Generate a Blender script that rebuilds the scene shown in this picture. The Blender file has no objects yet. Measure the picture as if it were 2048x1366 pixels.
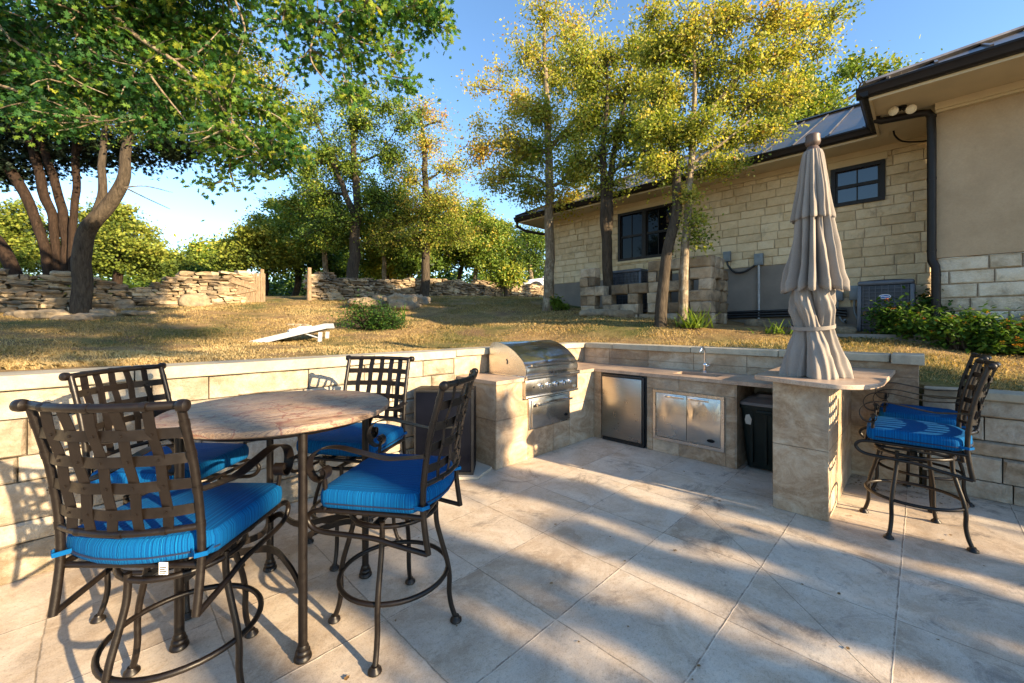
import bpy, bmesh, math, random
import numpy as np
from mathutils import Vector, Matrix, noise as mnoise
R = math.radians
S2 = math.sqrt(2.0)
rng = np.random.default_rng(7)
random.seed(7)
scene = bpy.context.scene
C = scene.collection
CAMH, F, CX, HY = 1.5, 820.0, 1024.0, 648.0

# ---------------------------------------------------------------- frame helpers
# world x runs along the left retaining wall, y along the house wall; the camera looks at 45 degrees between them
def at(px, py, d):
    X = (px - CX) / F * d
    return ((X + d) / S2, (d - X) / S2, CAMH - (py - HY) / F * d)
def cam2w(X, Y):
    return ((X + Y) / S2, (Y - X) / S2)

# ---------------------------------------------------------------- node helpers
class NT:
    def __init__(s, name):
        s.m = bpy.data.materials.new(name); s.m.use_nodes = True
        s.t = s.m.node_tree; s.n = s.t.nodes; s.n.clear()
        s.out = s.n.new('ShaderNodeOutputMaterial')
        s.b = s.n.new('ShaderNodeBsdfPrincipled')
        s.t.links.new(s.b.outputs[0], s.out.inputs[0])
        tc = s.n.new('ShaderNodeTexCoord'); s.co = tc.outputs['Object']
    def lk(s, a, b):
        if hasattr(a, 'is_output'): s.t.links.new(a, b)
        else: b.default_value = a
    def math(s, op, a, b=0.0, c=0.0, clamp=False):
        n = s.n.new('ShaderNodeMath'); n.operation = op; n.use_clamp = clamp
        s.lk(a, n.inputs[0]); s.lk(b, n.inputs[1]); s.lk(c, n.inputs[2]); return n.outputs[0]
    def noise(s, scale, detail=5, rough=.55, vec=None, dist=0.0):
        n = s.n.new('ShaderNodeTexNoise'); n.inputs['Scale'].default_value = scale
        n.inputs['Detail'].default_value = detail; n.inputs['Roughness'].default_value = rough
        n.inputs['Distortion'].default_value = dist
        s.t.links.new(vec if vec is not None else s.co, n.inputs['Vector']); return n.outputs[0]
    def voro(s, scale, vec=None, feat='F1', out=0):
        n = s.n.new('ShaderNodeTexVoronoi'); n.feature = feat; n.inputs['Scale'].default_value = scale
        s.t.links.new(vec if vec is not None else s.co, n.inputs['Vector']); return n.outputs[out]
    def scaled(s, x, y, z):
        n = s.n.new('ShaderNodeVectorMath'); n.operation = 'MULTIPLY'
        s.t.links.new(s.co, n.inputs[0]); n.inputs[1].default_value = (x, y, z); return n.outputs[0]
    def ramp(s, fac, stops, interp='LINEAR'):
        n = s.n.new('ShaderNodeValToRGB'); n.color_ramp.interpolation = interp
        els = n.color_ramp.elements
        while len(els) < len(stops): els.new(.5)
        for e, (p, c) in zip(els, stops):
            e.position = p; e.color = tuple(c) + (1,) if len(c) == 3 else c
        s.lk(fac, n.inputs[0]); return n.outputs[0]
    def rr(s, fac, a, b, lo=0.0, hi=1.0):
        n = s.n.new('ShaderNodeMapRange'); s.lk(fac, n.inputs[0])
        for i, v in enumerate((a, b, lo, hi)): n.inputs[i + 1].default_value = v
        return n.outputs[0]
    def mix(s, fac, a, b, mode='MIX'):
        n = s.n.new('ShaderNodeMix'); n.data_type = 'RGBA'; n.blend_type = mode
        s.lk(fac, n.inputs[0])
        for v, i in ((a, 6), (b, 7)):
            if hasattr(v, 'is_output'): s.t.links.new(v, n.inputs[i])
            else: n.inputs[i].default_value = tuple(v) + (1,) if len(v) == 3 else v
        return n.outputs[2]
    def attr(s, name):
        n = s.n.new('ShaderNodeAttribute'); n.attribute_name = name; return n.outputs['Fac']
    def xyz(s):
        n = s.n.new('ShaderNodeSeparateXYZ'); s.t.links.new(s.co, n.inputs[0]); return n.outputs
    def comb(s, x, y, z=0.0):
        n = s.n.new('ShaderNodeCombineXYZ')
        for i, v in enumerate((x, y, z)): s.lk(v, n.inputs[i])
        return n.outputs[0]
    def bump(s, h, strength=.4, dist=.01, prev=None):
        n = s.n.new('ShaderNodeBump'); n.inputs['Strength'].default_value = strength
        n.inputs['Distance'].default_value = dist; s.lk(h, n.inputs['Height'])
        if prev is not None: s.t.links.new(prev, n.inputs['Normal'])
        s.t.links.new(n.outputs[0], s.b.inputs['Normal']); return n.outputs[0]
    def done(s, col, rough=.7, metal=0.0, spec=.5):
        if hasattr(col, 'is_output'): s.t.links.new(col, s.b.inputs['Base Color'])
        else: s.b.inputs['Base Color'].default_value = tuple(col) + (1,)
        s.lk(rough, s.b.inputs['Roughness']); s.lk(metal, s.b.inputs['Metallic'])
        s.b.inputs['Specular IOR Level'].default_value = spec
        return s.m

def plain(name, c, rough=.6, metal=0.0, var=.25, scale=12, bump=.0, spec=.5):
    k = NT(name); f = k.noise(scale, 5)
    col = k.ramp(f, [(.3, [x * (1 - var) for x in c]), (.7, [min(1, x * (1 + var)) for x in c])])
    if bump: k.bump(k.noise(scale * 6, 4), bump, .004)
    return k.done(col, k.rr(k.noise(scale * 2, 3), .3, .7, max(.04, rough - .08), rough + .08), metal, spec)

def stone_mat(name, stops, stain=(.12, .105, .075), stain_amt=.5, bump=.7, nscale=9, tintw=.55, stain_lo=.55, st_scale=2.1):
    k = NT(name)
    f = k.math('ADD', k.math('MULTIPLY', k.attr('tint'), tintw), k.math('MULTIPLY', k.noise(nscale, 7, .65), 1 - tintw))
    col = k.ramp(f, stops)
    fine = k.noise(55, 4, .7)
    col = k.mix(k.rr(fine, .35, .75, 0, .3), col, [c * .55 for c in stops[len(stops) // 2][1]])
    st = k.rr(k.noise(st_scale, 8, .75, dist=.6), stain_lo, stain_lo + .2, 0, stain_amt)
    col = k.mix(st, col, stain)
    h = k.math('ADD', k.noise(14, 8, .7), k.math('MULTIPLY', fine, .35))
    k.bump(h, bump, .02)
    return k.done(col, .9, 0, .2)

def leaf_mat(name, stops, trans=.35, rough=.5):
    k = NT(name)
    col = k.ramp(k.attr('tint'), stops)
    k.done(col, rough, 0, .3)
    tr = k.n.new('ShaderNodeBsdfTranslucent'); k.t.links.new(k.mix(.5, col, (1.0, .9, .25), 'MULTIPLY'), tr.inputs[0])
    br = k.mix(1.0, col, (1.5, 1.45, .75), 'MULTIPLY'); k.t.links.new(br, tr.inputs[0])
    mx = k.n.new('ShaderNodeMixShader'); mx.inputs[0].default_value = trans
    k.t.links.new(k.b.outputs[0], mx.inputs[1]); k.t.links.new(tr.outputs[0], mx.inputs[2])
    k.t.links.new(mx.outputs[0], k.out.inputs[0])
    return k.m

def bark_mat(name, dark, light, sc=1.0, spots=None):
    k = NT(name)
    v = k.scaled(14 * sc, 14 * sc, 3.0 * sc)
    f = k.noise(1.6, 8, .7, v, .5)
    col = k.ramp(f, [(.3, dark), (.55, [(a + b) / 2 for a, b in zip(dark, light)]), (.75, light)])
    if spots: col = k.mix(k.rr(k.noise(5, 5, .7), .5, .68, 0, .8), col, spots)
    k.bump(f, .9, .03)
    return k.done(col, .92, 0, .15)

# ---------------------------------------------------------------- mesh helpers
def link(o, parent=None):
    C.objects.link(o)
    if parent is not None: o.parent = parent
    return o
def tag(o, label=None, cat=None, group=None, kind=None):
    if label: o['label'] = label
    if cat: o['category'] = cat
    if group: o['group'] = group
    if kind: o['kind'] = kind
    return o
def thing(name, label, cat, loc=(0, 0, 0), rz=0.0, group=None):
    o = bpy.data.objects.new(name, None); o.empty_display_size = .1
    o.location = loc; o.rotation_euler = (0, 0, rz)
    C.objects.link(o); return tag(o, label, cat, group)
def local(root, p):
    c, s = math.cos(-root.rotation_euler.z), math.sin(-root.rotation_euler.z)
    x, y, z = p[0] - root.location.x, p[1] - root.location.y, p[2] - root.location.z
    return (x * c - y * s, x * s + y * c, z)
def np_mesh(name, V, loops, starts, totals, mat, tint=None, smooth=False):
    me = bpy.data.meshes.new(name)
    V = np.ascontiguousarray(V, dtype=np.float32)
    me.vertices.add(len(V)); me.vertices.foreach_set('co', V.ravel())
    me.loops.add(len(loops)); me.loops.foreach_set('vertex_index', np.ascontiguousarray(loops, dtype=np.int32))
    me.polygons.add(len(starts))
    me.polygons.foreach_set('loop_start', np.ascontiguousarray(starts, dtype=np.int32))
    me.polygons.foreach_set('loop_total', np.ascontiguousarray(totals, dtype=np.int32))
    if tint is not None:
        a = me.attributes.new('tint', 'FLOAT', 'POINT')
        a.data.foreach_set('value', np.ascontiguousarray(tint, dtype=np.float32))
    me.update(calc_edges=True)
    if smooth: me.polygons.foreach_set('use_smooth', np.ones(len(starts), dtype=bool))
    me.materials.append(mat); me.validate()
    return me

class MB:
    def __init__(s): s.v = []; s.f = []; s.t = []; s.tint = .5
    def add(s, vs, fs):
        b = len(s.v); s.v += [tuple(x) for x in vs]; s.t += [s.tint] * len(vs)
        s.f += [tuple(i + b for i in f) for f in fs]; return b
    def box(s, a, b, rot=None):
        (x0, y0, z0), (x1, y1, z1) = [min(p, q) for p, q in zip(a, b)], [max(p, q) for p, q in zip(a, b)]
        vs = [(x, y, z) for z in (z0, z1) for y in (y0, y1) for x in (x0, x1)]
        if rot is not None: vs = [rot @ Vector(v) for v in vs]
        s.add(vs, [(0, 2, 3, 1), (4, 5, 7, 6), (0, 1, 5, 4), (2, 6, 7, 3), (0, 4, 6, 2), (1, 3, 7, 5)])
    def rbox(s, a, b, r=.006, rot=None):
        # box with chamfered edges: a rounded 4x4x4 shell
        a, b = [min(p, q) for p, q in zip(a, b)], [max(p, q) for p, q in zip(a, b)]
        bm = bmesh.new(); bmesh.ops.create_cube(bm, size=1)
        for v in bm.verts:
            v.co = Vector([(a[i] + b[i]) / 2 + v.co[i] * (b[i] - a[i]) for i in range(3)])
        r = min(r, min(b[i] - a[i] for i in range(3)) * .45)
        bmesh.ops.bevel(bm, geom=list(bm.edges), offset=r, segments=2, profile=.5, affect='EDGES')
        s.bm(bm, rot)
    def bm(s, bm, rot=None):
        bm.verts.ensure_lookup_table()
        s.add([(rot @ v.co) if rot is not None else v.co for v in bm.verts], [[x.index for x in f.verts] for f in bm.faces])
        bm.free()
    def tube(s, pts, r, n=8, closed=False, caps=True, flat=None):
        pts = [Vector(p) for p in pts]; m = len(pts)
        rs = r if isinstance(r, (list, tuple)) else [r] * m
        T = []
        for i in range(m):
            if closed: d = pts[(i + 1) % m] - pts[i - 1]
            else: d = pts[min(i + 1, m - 1)] - pts[max(i - 1, 0)]
            T.append(d.normalized() if d.length > 1e-9 else Vector((0, 0, 1)))
        up = Vector((0, 0, 1)) if abs(T[0].z) < .9 else Vector((1, 0, 0))
        N = (up - T[0] * up.dot(T[0])).normalized()
        vs = []
        for i in range(m):
            N = (N - T[i] * N.dot(T[i]))
            N = N.normalized() if N.length > 1e-6 else T[i].orthogonal().normalized()
            B = T[i].cross(N)
            for k in range(n):
                a = 2 * math.pi * k / n
                vs.append(pts[i] + (N * math.cos(a) + B * math.sin(a)) * rs[i])
        fs = []
        for i in range(m if closed else m - 1):
            j = (i + 1) % m
            for k in range(n):
                q = (k + 1) % n
                fs.append((i * n + k, i * n + q, j * n + q, j * n + k))
        if caps and not closed:
            fs.append(tuple(reversed(range(n)))); fs.append(tuple((m - 1) * n + k for k in range(n)))
        s.add(vs, fs)
    def ribbon(s, pts, wdir, w, t, closed=False):
        # flat strap of width w along wdir, thickness t
        pts = [Vector(p) for p in pts]; m = len(pts); vs = []
        for i in range(m):
            d = (pts[min(i + 1, m - 1)] - pts[max(i - 1, 0)]).normalized()
            W = Vector(wdir[i] if isinstance(wdir, list) else wdir); W = (W - d * W.dot(d)).normalized(); N = d.cross(W)
            for a, b in ((-1, -1), (1, -1), (1, 1), (-1, 1)):
                vs.append(pts[i] + W * (a * w / 2) + N * (b * t / 2))
        fs = []
        for i in range(m - 1):
            for k in range(4):
                q = (k + 1) % 4
                fs.append((i * 4 + k, i * 4 + q, (i + 1) * 4 + q, (i + 1) * 4 + k))
        fs += [(3, 2, 1, 0), tuple((m - 1) * 4 + k for k in range(4))]
        s.add(vs, fs)
    def lathe(s, prof, c=(0, 0, 0), n=20, axis='z', rot=None):
        # prof: (r, h) pairs from bottom to top
        vs = []
        for r, h in prof:
            for k in range(n):
                a = 2 * math.pi * k / n
                p = (r * math.cos(a), r * math.sin(a), h)
                if axis == 'x': p = (h, p[0], p[1])
                if axis == 'y': p = (p[1], h, p[0])
                if rot is not None: p = rot @ Vector(p)
                vs.append((p[0] + c[0], p[1] + c[1], p[2] + c[2]))
        fs = []
        for i in range(len(prof) - 1):
            for k in range(n):
                q = (k + 1) % n
                fs.append((i * n + k, i * n + q, (i + 1) * n + q, (i + 1) * n + k))
        fs.append(tuple(reversed(range(n)))); fs.append(tuple((len(prof) - 1) * n + k for k in range(n)))
        s.add(vs, fs)
    def prism(s, poly, z0, z1):
        n = len(poly)
        s.add([(x, y, z0) for x, y in poly] + [(x, y, z1) for x, y in poly],
              [tuple(reversed(range(n))), tuple(range(n, 2 * n))] + [(i, (i + 1) % n, n + (i + 1) % n, n + i) for i in range(n)])
    def extrude(s, prof, axis, a, b):
        # 2D profile in the two other axes, extruded along axis between a and b
        n = len(prof)
        def P(p, h):
            return {'x': (h, p[0], p[1]), 'y': (p[0], h, p[1]), 'z': (p[0], p[1], h)}[axis]
        s.add([P(p, a) for p in prof] + [P(p, b) for p in prof],
              [tuple(range(n)), tuple(reversed(range(n, 2 * n)))] + [((i + 1) % n, i, n + i, n + (i + 1) % n) for i in range(n)])
    def build(s, name, mat, parent=None, smooth=None, bevel=0.0, world=False, root=None):
        me = bpy.data.meshes.new(name)
        vs = s.v
        if world and parent is not None: vs = [local(root or parent, p) for p in vs]
        me.from_pydata(vs, [], s.f); me.update()
        a = me.attributes.new('tint', 'FLOAT', 'POINT'); a.data.foreach_set('value', s.t)
        bm = bmesh.new(); bm.from_mesh(me); bmesh.ops.recalc_face_normals(bm, faces=bm.faces)
        if bevel: bmesh.ops.bevel(bm, geom=list(bm.edges), offset=bevel, segments=2, profile=.5, affect='EDGES')
        bm.to_mesh(me); bm.free()
        if smooth is not None:
            me.polygons.foreach_set('use_smooth', [True] * len(me.polygons)); me.set_sharp_from_angle(angle=R(smooth))
        me.materials.append(mat)
        return link(bpy.data.objects.new(name, me), parent)

def cr(pts, k=6, closed=False):
    P = [Vector(p) for p in pts]; n = len(P); out = []
    for i in range(n if closed else n - 1):
        if closed: a, b, c, d = P[i - 1], P[i], P[(i + 1) % n], P[(i + 2) % n]
        else: a, b, c, d = P[max(i - 1, 0)], P[i], P[i + 1], P[min(i + 2, n - 1)]
        for j in range(k):
            t = j / k
            out.append(.5 * ((2 * b) + (c - a) * t + (2 * a - 5 * b + 4 * c - d) * t * t + (3 * b - a - 3 * c + d) * t ** 3))
    if not closed: out.append(P[-1])
    return out
def circle(c, r, n=28):
    return [(c[0] + r * math.cos(2 * math.pi * i / n), c[1] + r * math.sin(2 * math.pi * i / n), c[2]) for i in range(n)]
def copy_tree(o, parent=None):
    c = o.copy(); C.objects.link(c)
    if parent is not None: c.parent = parent
    for ch in [x for x in ALLCH.get(o.name, [])]: copy_tree(ch, c)
    return c
ALLCH = {}
def index_children():
    ALLCH.clear()
    for o in bpy.data.objects:
        if o.parent: ALLCH.setdefault(o.parent.name, []).append(o)

# ---------------------------------------------------------------- palette
BRONZE = plain('bronze metal', (.0075, .005, .0037), .42, .1, .3, 20, .12, .38)
STEEL_D = None
def steel(name, c=(.62, .60, .57), rough=.24, brush=(2, 2, 90), wave=0.0):
    k = NT(name); f = k.noise(3, 4, .6, k.scaled(*brush))
    col = k.ramp(f, [(.3, [x * .82 for x in c]), (.7, c)])
    h = f
    nb = k.bump(f, .12, .002)
    if wave: k.bump(k.noise(3.2, 1, .4, k.scaled(1, 2.6, 1), 1.2), wave, .05, nb)
    return k.done(col, k.rr(k.noise(4, 4), .3, .7, rough - .05, rough + .08), 1.0)
STEEL = steel('brushed steel')
STEEL_W = steel('wavy steel', rough=.2, wave=.14)
STEEL_F = steel('fridge steel', (.42, .39, .35), .3)
CHROME = steel('chrome', (.75, .75, .76), .12, (3, 3, 3))
BLACK = plain('black plastic', (.012, .013, .015), .45, 0, .3)
DKCAB = plain('black cabinet metal', (.0045, .005, .007), .5, 0, .3, 6, 0, .12)
GREEN_BIN = plain('dark green plastic', (.005, .011, .010), .5, 0, .3, 12, 0, .2)
LID = plain('taupe plastic', (.11, .088, .078), .5, 0, .15)
DKTRIM = plain('dark bronze trim paint', (.012, .0095, .009), .45, 0, .2, 12, 0, .25)
BEIGE = plain('beige soffit paint', (.52, .42, .26), .7, 0, .08, 3)
WHITE = plain('white paint', (.62, .62, .60), .5, 0, .1, 5)
GREYBOX = plain('grey box paint', (.17, .20, .22), .5, .1, .12)
ACGREY = plain('grey condenser paint', (.085, .098, .122), .45, .2, .15)
WOODGREY = bark_mat('weathered cedar boards', (.16, .115, .075), (.36, .27, .18), 1.2)
TAGWHITE = plain('white tag', (.7, .7, .68), .7)

def cushion_mat():
    k = NT('striped blue fabric')
    v = k.comb(k.attr('tint'), 0.0)
    f = k.noise(190, 3, .7, v); f2 = k.noise(430, 2, .6, v)
    f = k.math('ADD', k.math('MULTIPLY', f, .75), k.math('MULTIPLY', f2, .25))
    col = k.ramp(f, [(.36, (.000, .012, .060)), (.45, (.000, .040, .150)), (.51, (.001, .082, .25)), (.58, (.002, .135, .32)), (.66, (.012, .24, .43))])
    wea = k.noise(420, 2, .6)
    col = k.mix(k.rr(wea, .5, .8, 0, .25), col, (0, .02, .12))
    k.bump(k.math('ADD', f, k.math('MULTIPLY', wea, .5)), .5, .006)
    return k.done(col, .9, 0, .12)
CUSHION = cushion_mat()

def granite_mat():
    k = NT('pink granite')
    v = k.scaled(1.6, 7.5, 7.5)
    f = k.noise(1.5, 12, .78, v, 1.2)
    col = k.ramp(f, [(.32, (.06, .04, .033)), (.40, (.22, .14, .09)), (.46, (.40, .275, .18)), (.495, (.14, .105, .09)), (.54, (.43, .31, .21)), (.60, (.23, .185, .165)), (.68, (.08, .062, .065))])
    ve = k.voro(5.0, k.comb(k.math('ADD', k.xyz()[0], k.math('MULTIPLY', k.noise(3, 4), .5)), k.math('ADD', k.xyz()[1], k.math('MULTIPLY', k.noise(4, 4), .4)), k.xyz()[2]), 'DISTANCE_TO_EDGE')
    col = k.mix(k.rr(ve, 0, .035, .75, 0), col, (.17, .045, .035))
    sp = k.noise(90, 3, .7)
    col = k.mix(k.rr(sp, .56, .7, 0, .5), col, (.06, .05, .06))
    k.bump(sp, .08, .003)
    return k.done(col, k.rr(f, .3, .7, .45, .6), 0, .18)
GRANITE = granite_mat()
def countertop_mat():
    k = NT('speckled tan granite')
    f = k.noise(2.6, 8, .7, None, .8); sp = k.noise(75, 4, .75)
    col = k.ramp(f, [(.3, (.21, .15, .12)), (.48, (.40, .29, .21)), (.68, (.47, .37, .28)), (.8, (.27, .22, .2))])
    col = k.mix(k.rr(sp, .52, .68, 0, .65), col, (.12, .085, .08))
    col = k.mix(k.rr(k.noise(52, 3, .7), .58, .72, 0, .5), col, (.55, .47, .38))
    st = k.rr(k.noise(1.1, 4, .6), .52, .66, 0, .55)
    col = k.mix(st, col, (.07, .065, .065))
    k.bump(k.noise(30, 6, .7), .3, .006)
    return k.done(col, .38, 0, .4)
COUNTER = countertop_mat()
def travertine(name='travertine cladding', k1=(.30, .205, .125), k2=(.40, .295, .195), k3=(.47, .385, .285)):
    k = NT(name)
    base = k.noise(2.6, 9, .72, k.scaled(1, 1, 1.5), 1.2)
    f = k.math('ADD', k.math('MULTIPLY', k.attr('tint'), .16), k.math('MULTIPLY', base, .84))
    col = k.ramp(f, [(.33, [x * .8 for x in k1]), (.43, k1), (.5, k2), (.58, k3), (.66, [x * 1.15 for x in k3])])
    mott = k.noise(24, 6, .8, None, .6)
    col = k.mix(k.rr(mott, .5, .66, 0, .38), col, [x * 1.2 for x in k3])
    col = k.mix(k.rr(mott, .46, .32, 0, .38), col, [x * .7 for x in k1])
    pit = k.noise(85, 4, .8)
    col = k.mix(k.rr(pit, .58, .70, 0, .55), col, (.12, .09, .055))
    gr = k.rr(k.noise(1.7, 6, .7), .5, .62, 0, .45)
    col = k.mix(gr, col, (.17, .15, .13))
    k.bump(k.math('ADD', pit, k.math('MULTIPLY', mott, .6)), .45, .008)
    return k.done(col, .62, 0, .3)
TRAV = travertine()
LIMEBLOCK = stone_mat('split limestone', [(.30, (.19, .15, .10)), (.42, (.31, .26, .195)), (.52, (.39, .345, .275)), (.64, (.45, .415, .345)), (.75, (.49, .46, .40))], stain=(.20, .155, .10), stain_amt=.65, bump=1.0, tintw=.25, nscale=9, stain_lo=.51, st_scale=5.5)
HOUSEBLOCK = stone_mat('cream house limestone', [(.25, (.50, .38, .225)), (.45, (.64, .505, .315)), (.6, (.70, .57, .375)), (.8, (.75, .64, .45))], (.16, .14, .105), .65, .9, 8, .3, .54)
MOSSBLOCK = stone_mat('weathered limestone', [(.25, (.24, .18, .115)), (.42, (.40, .32, .21)), (.6, (.54, .46, .34)), (.78, (.62, .55, .43))], (.085, .076, .06), .8, 1.0, 7, .4, .47)
WINGSTONE = stone_mat('pale wing limestone', [(.28, (.36, .285, .19)), (.42, (.55, .46, .335)), (.56, (.66, .58, .45)), (.75, (.73, .66, .53))], (.13, .12, .10), .75, 1.0, 7, .3, .50)
SCREENSTONE = stone_mat('stained screen blocks', [(.25, (.15, .105, .065)), (.42, (.28, .21, .135)), (.58, (.40, .32, .225)), (.78, (.50, .43, .33))], (.07, .062, .05), .8, 1.0, 6, .5, .46)
DRYSTONE = stone_mat('dry stacked stone', [(.2, (.13, .10, .07)), (.4, (.28, .21, .135)), (.58, (.40, .315, .205)), (.8, (.52, .43, .30))], (.085, .078, .066), .8, 1.0, 6, .5, .46)
MORTAR = plain('mortar', (.40, .315, .235), .95, 0, .2, 30, .4)
JOINTDARK = plain('dark joint', (.05, .042, .033), .95)
CAPMAT = stone_mat('sawn cap stone', [(.25, (.29, .255, .19)), (.5, (.40, .36, .275)), (.75, (.48, .44, .35))], (.15, .14, .12), .6, .4, 6, .35, .48)
CONCRETE = plain('grey render', (.19, .165, .14), .92, 0, .15, 4, .3)
STUCCO = stone_mat('tan stucco', [(.3, (.36, .265, .165)), (.5, (.41, .305, .195)), (.7, (.45, .34, .22))], (.28, .205, .13), .35, .35, 2.5, 0, .5)
ROCKMAT = stone_mat('field rock', [(.3, (.17, .13, .085)), (.5, (.29, .23, .155)), (.7, (.38, .31, .215))], (.10, .095, .085), .8, 1.0, 7, .25, .46)

# ---------------------------------------------------------------- terrain
PTS = [(-3, 4, 1.12), (0, 4, 1.13), (3, 4, 1.13), (5.4, 4, 1.14), (5.6, 2.5, 1.13), (5.6, .8, 1.10), (5.6, -.35, .90), (5.6, -2.5, .86), (6.5, -.4, 1.05), (7.3, .3, 1.30),
       (8.4, .4, 1.38), (7.4, 2.4, 1.44), (8.6, 2.3, 1.46), (6.7, 3.2, 1.50), (7.6, 4.8, 1.75), (8, 6.7, 1.80), (9, 7.6, 2.15), (-.3, 13.3, 1.73), (-1.5, 14, 1.78), (3.2, 14.2, 2.18),
       (4.8, 14.2, 2.28), (16, 13.5, 2.75), (2.2, 7.7, 1.20), (-1, 7.5, 1.18), (-4, 8, 1.25), (4.2, 8.5, 1.42), (5.7, 11.2, 2.05), (17.5, 17, 3.25), (9, -2, 1.1), (8, -6, .9), (12, 9, 2.4),
       (25, 25, 3.6), (5, 25, 2.9), (-12, 22, 2.2), (25, 5, 2.4), (30, -15, 1.2), (-14, 9, 1.3), (60, 60, 4.4), (0, 70, 3.4), (-50, 40, 2.6), (70, 0, 2.5)]
_A = np.array(PTS, dtype=float)
def _U(r2): return np.where(r2 < 1e-9, 0, r2 * np.log(np.maximum(r2, 1e-12)) * .5)
def _fit():
    n = len(_A); K = _U(((_A[:, None, :2] - _A[None, :, :2]) ** 2).sum(-1)) + np.eye(n) * .6
    P = np.c_[np.ones(n), _A[:, :2]]
    M = np.block([[K, P], [P.T, np.zeros((3, 3))]])
    return np.linalg.solve(M, np.r_[_A[:, 2], 0, 0, 0])
_W = _fit()
def ground_np(U, V):
    Q = np.stack([U, V], -1); out = np.zeros(U.shape)
    for i in range(len(_A)): out += _W[i] * _U(((Q - _A[i, :2]) ** 2).sum(-1))
    out += _W[-3] + _W[-2] * U + _W[-1] * V
    out = np.clip(out, .6, 6)
    return out
def ground(u, v): return float(ground_np(np.array([float(u)]), np.array([float(v)]))[0])

def lawn_mat():
    k = NT('dry lawn')
    big = k.noise(.55, 5, .6); mid = k.noise(4, 6, .65); fine = k.noise(38, 5, .75)
    f = k.math('ADD', k.math('MULTIPLY', mid, .5), k.math('MULTIPLY', fine, .5))
    straw = k.ramp(f, [(.3, (.11, .065, .033)), (.45, (.25, .165, .08)), (.6, (.38, .265, .125)), (.75, (.46, .345, .18))])
    green = k.ramp(f, [(.3, (.05, .055, .02)), (.5, (.12, .125, .04)), (.7, (.24, .22, .085))])
    col = k.mix(k.rr(big, .44, .62), straw, green)
    dirt = k.ramp(fine, [(.3, (.11, .065, .04)), (.7, (.25, .165, .105))])
    col = k.mix(k.rr(k.noise(1.3, 5, .6, k.scaled(1.2, .8, 1)), .56, .66, 0, .8), col, dirt)
    k.bump(k.math('ADD', fine, mid), .8, .05)
    return k.done(col, .95, 0, .1)
LAWN = lawn_mat()
def make_ground():
    us = np.unique(np.round(np.r_[-150, -100, -60, -40, -25, -15, np.arange(-10, 5.4, .5), 5.42, np.arange(5.7, 18, .3), np.arange(18, 40, 1.5), 50, 70, 100, 150, 220], 3))
    vs = np.unique(np.round(np.r_[-150, -100, -60, -40, -25, -15, np.arange(-9, 3.8, .5), 3.84, np.arange(4.1, 18, .3), np.arange(18, 40, 1.5), 50, 70, 100, 150, 220], 3))
    UU, VV = np.meshgrid(us, vs, indexing='ij')
    Z = ground_np(UU, VV) + .018 * np.sin(UU * 3.1 + VV * 1.3) + .014 * np.sin(VV * 4.3 - UU * 1.7)
    nu, nv = len(us), len(vs)
    V, Fc = [], []
    idx = {}
    def vid(i, j, low):
        key = (i, j, low)
        if key not in idx:
            idx[key] = len(V); V.append((us[i], vs[j], -.12 if low else Z[i, j]))
        return idx[key]
    for i in range(nu - 1):
        for j in range(nv - 1):
            low = us[i] < 5.41 and vs[j] < 3.83
            Fc.append((vid(i, j, low), vid(i + 1, j, low), vid(i + 1, j + 1, low), vid(i, j + 1, low)))
            if low and us[i + 1] >= 5.41: Fc.append((vid(i + 1, j, True), vid(i + 1, j, False), vid(i + 1, j + 1, False), vid(i + 1, j + 1, True)))
            if low and vs[j + 1] >= 3.83: Fc.append((vid(i, j + 1, True), vid(i + 1, j + 1, True), vid(i + 1, j + 1, False), vid(i, j + 1, False)))
    m = MB(); m.v = V; m.f = Fc; m.t = [.5] * len(V)
    o = m.build('ground', LAWN, smooth=60); tag(o, kind='structure')
make_ground()

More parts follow.
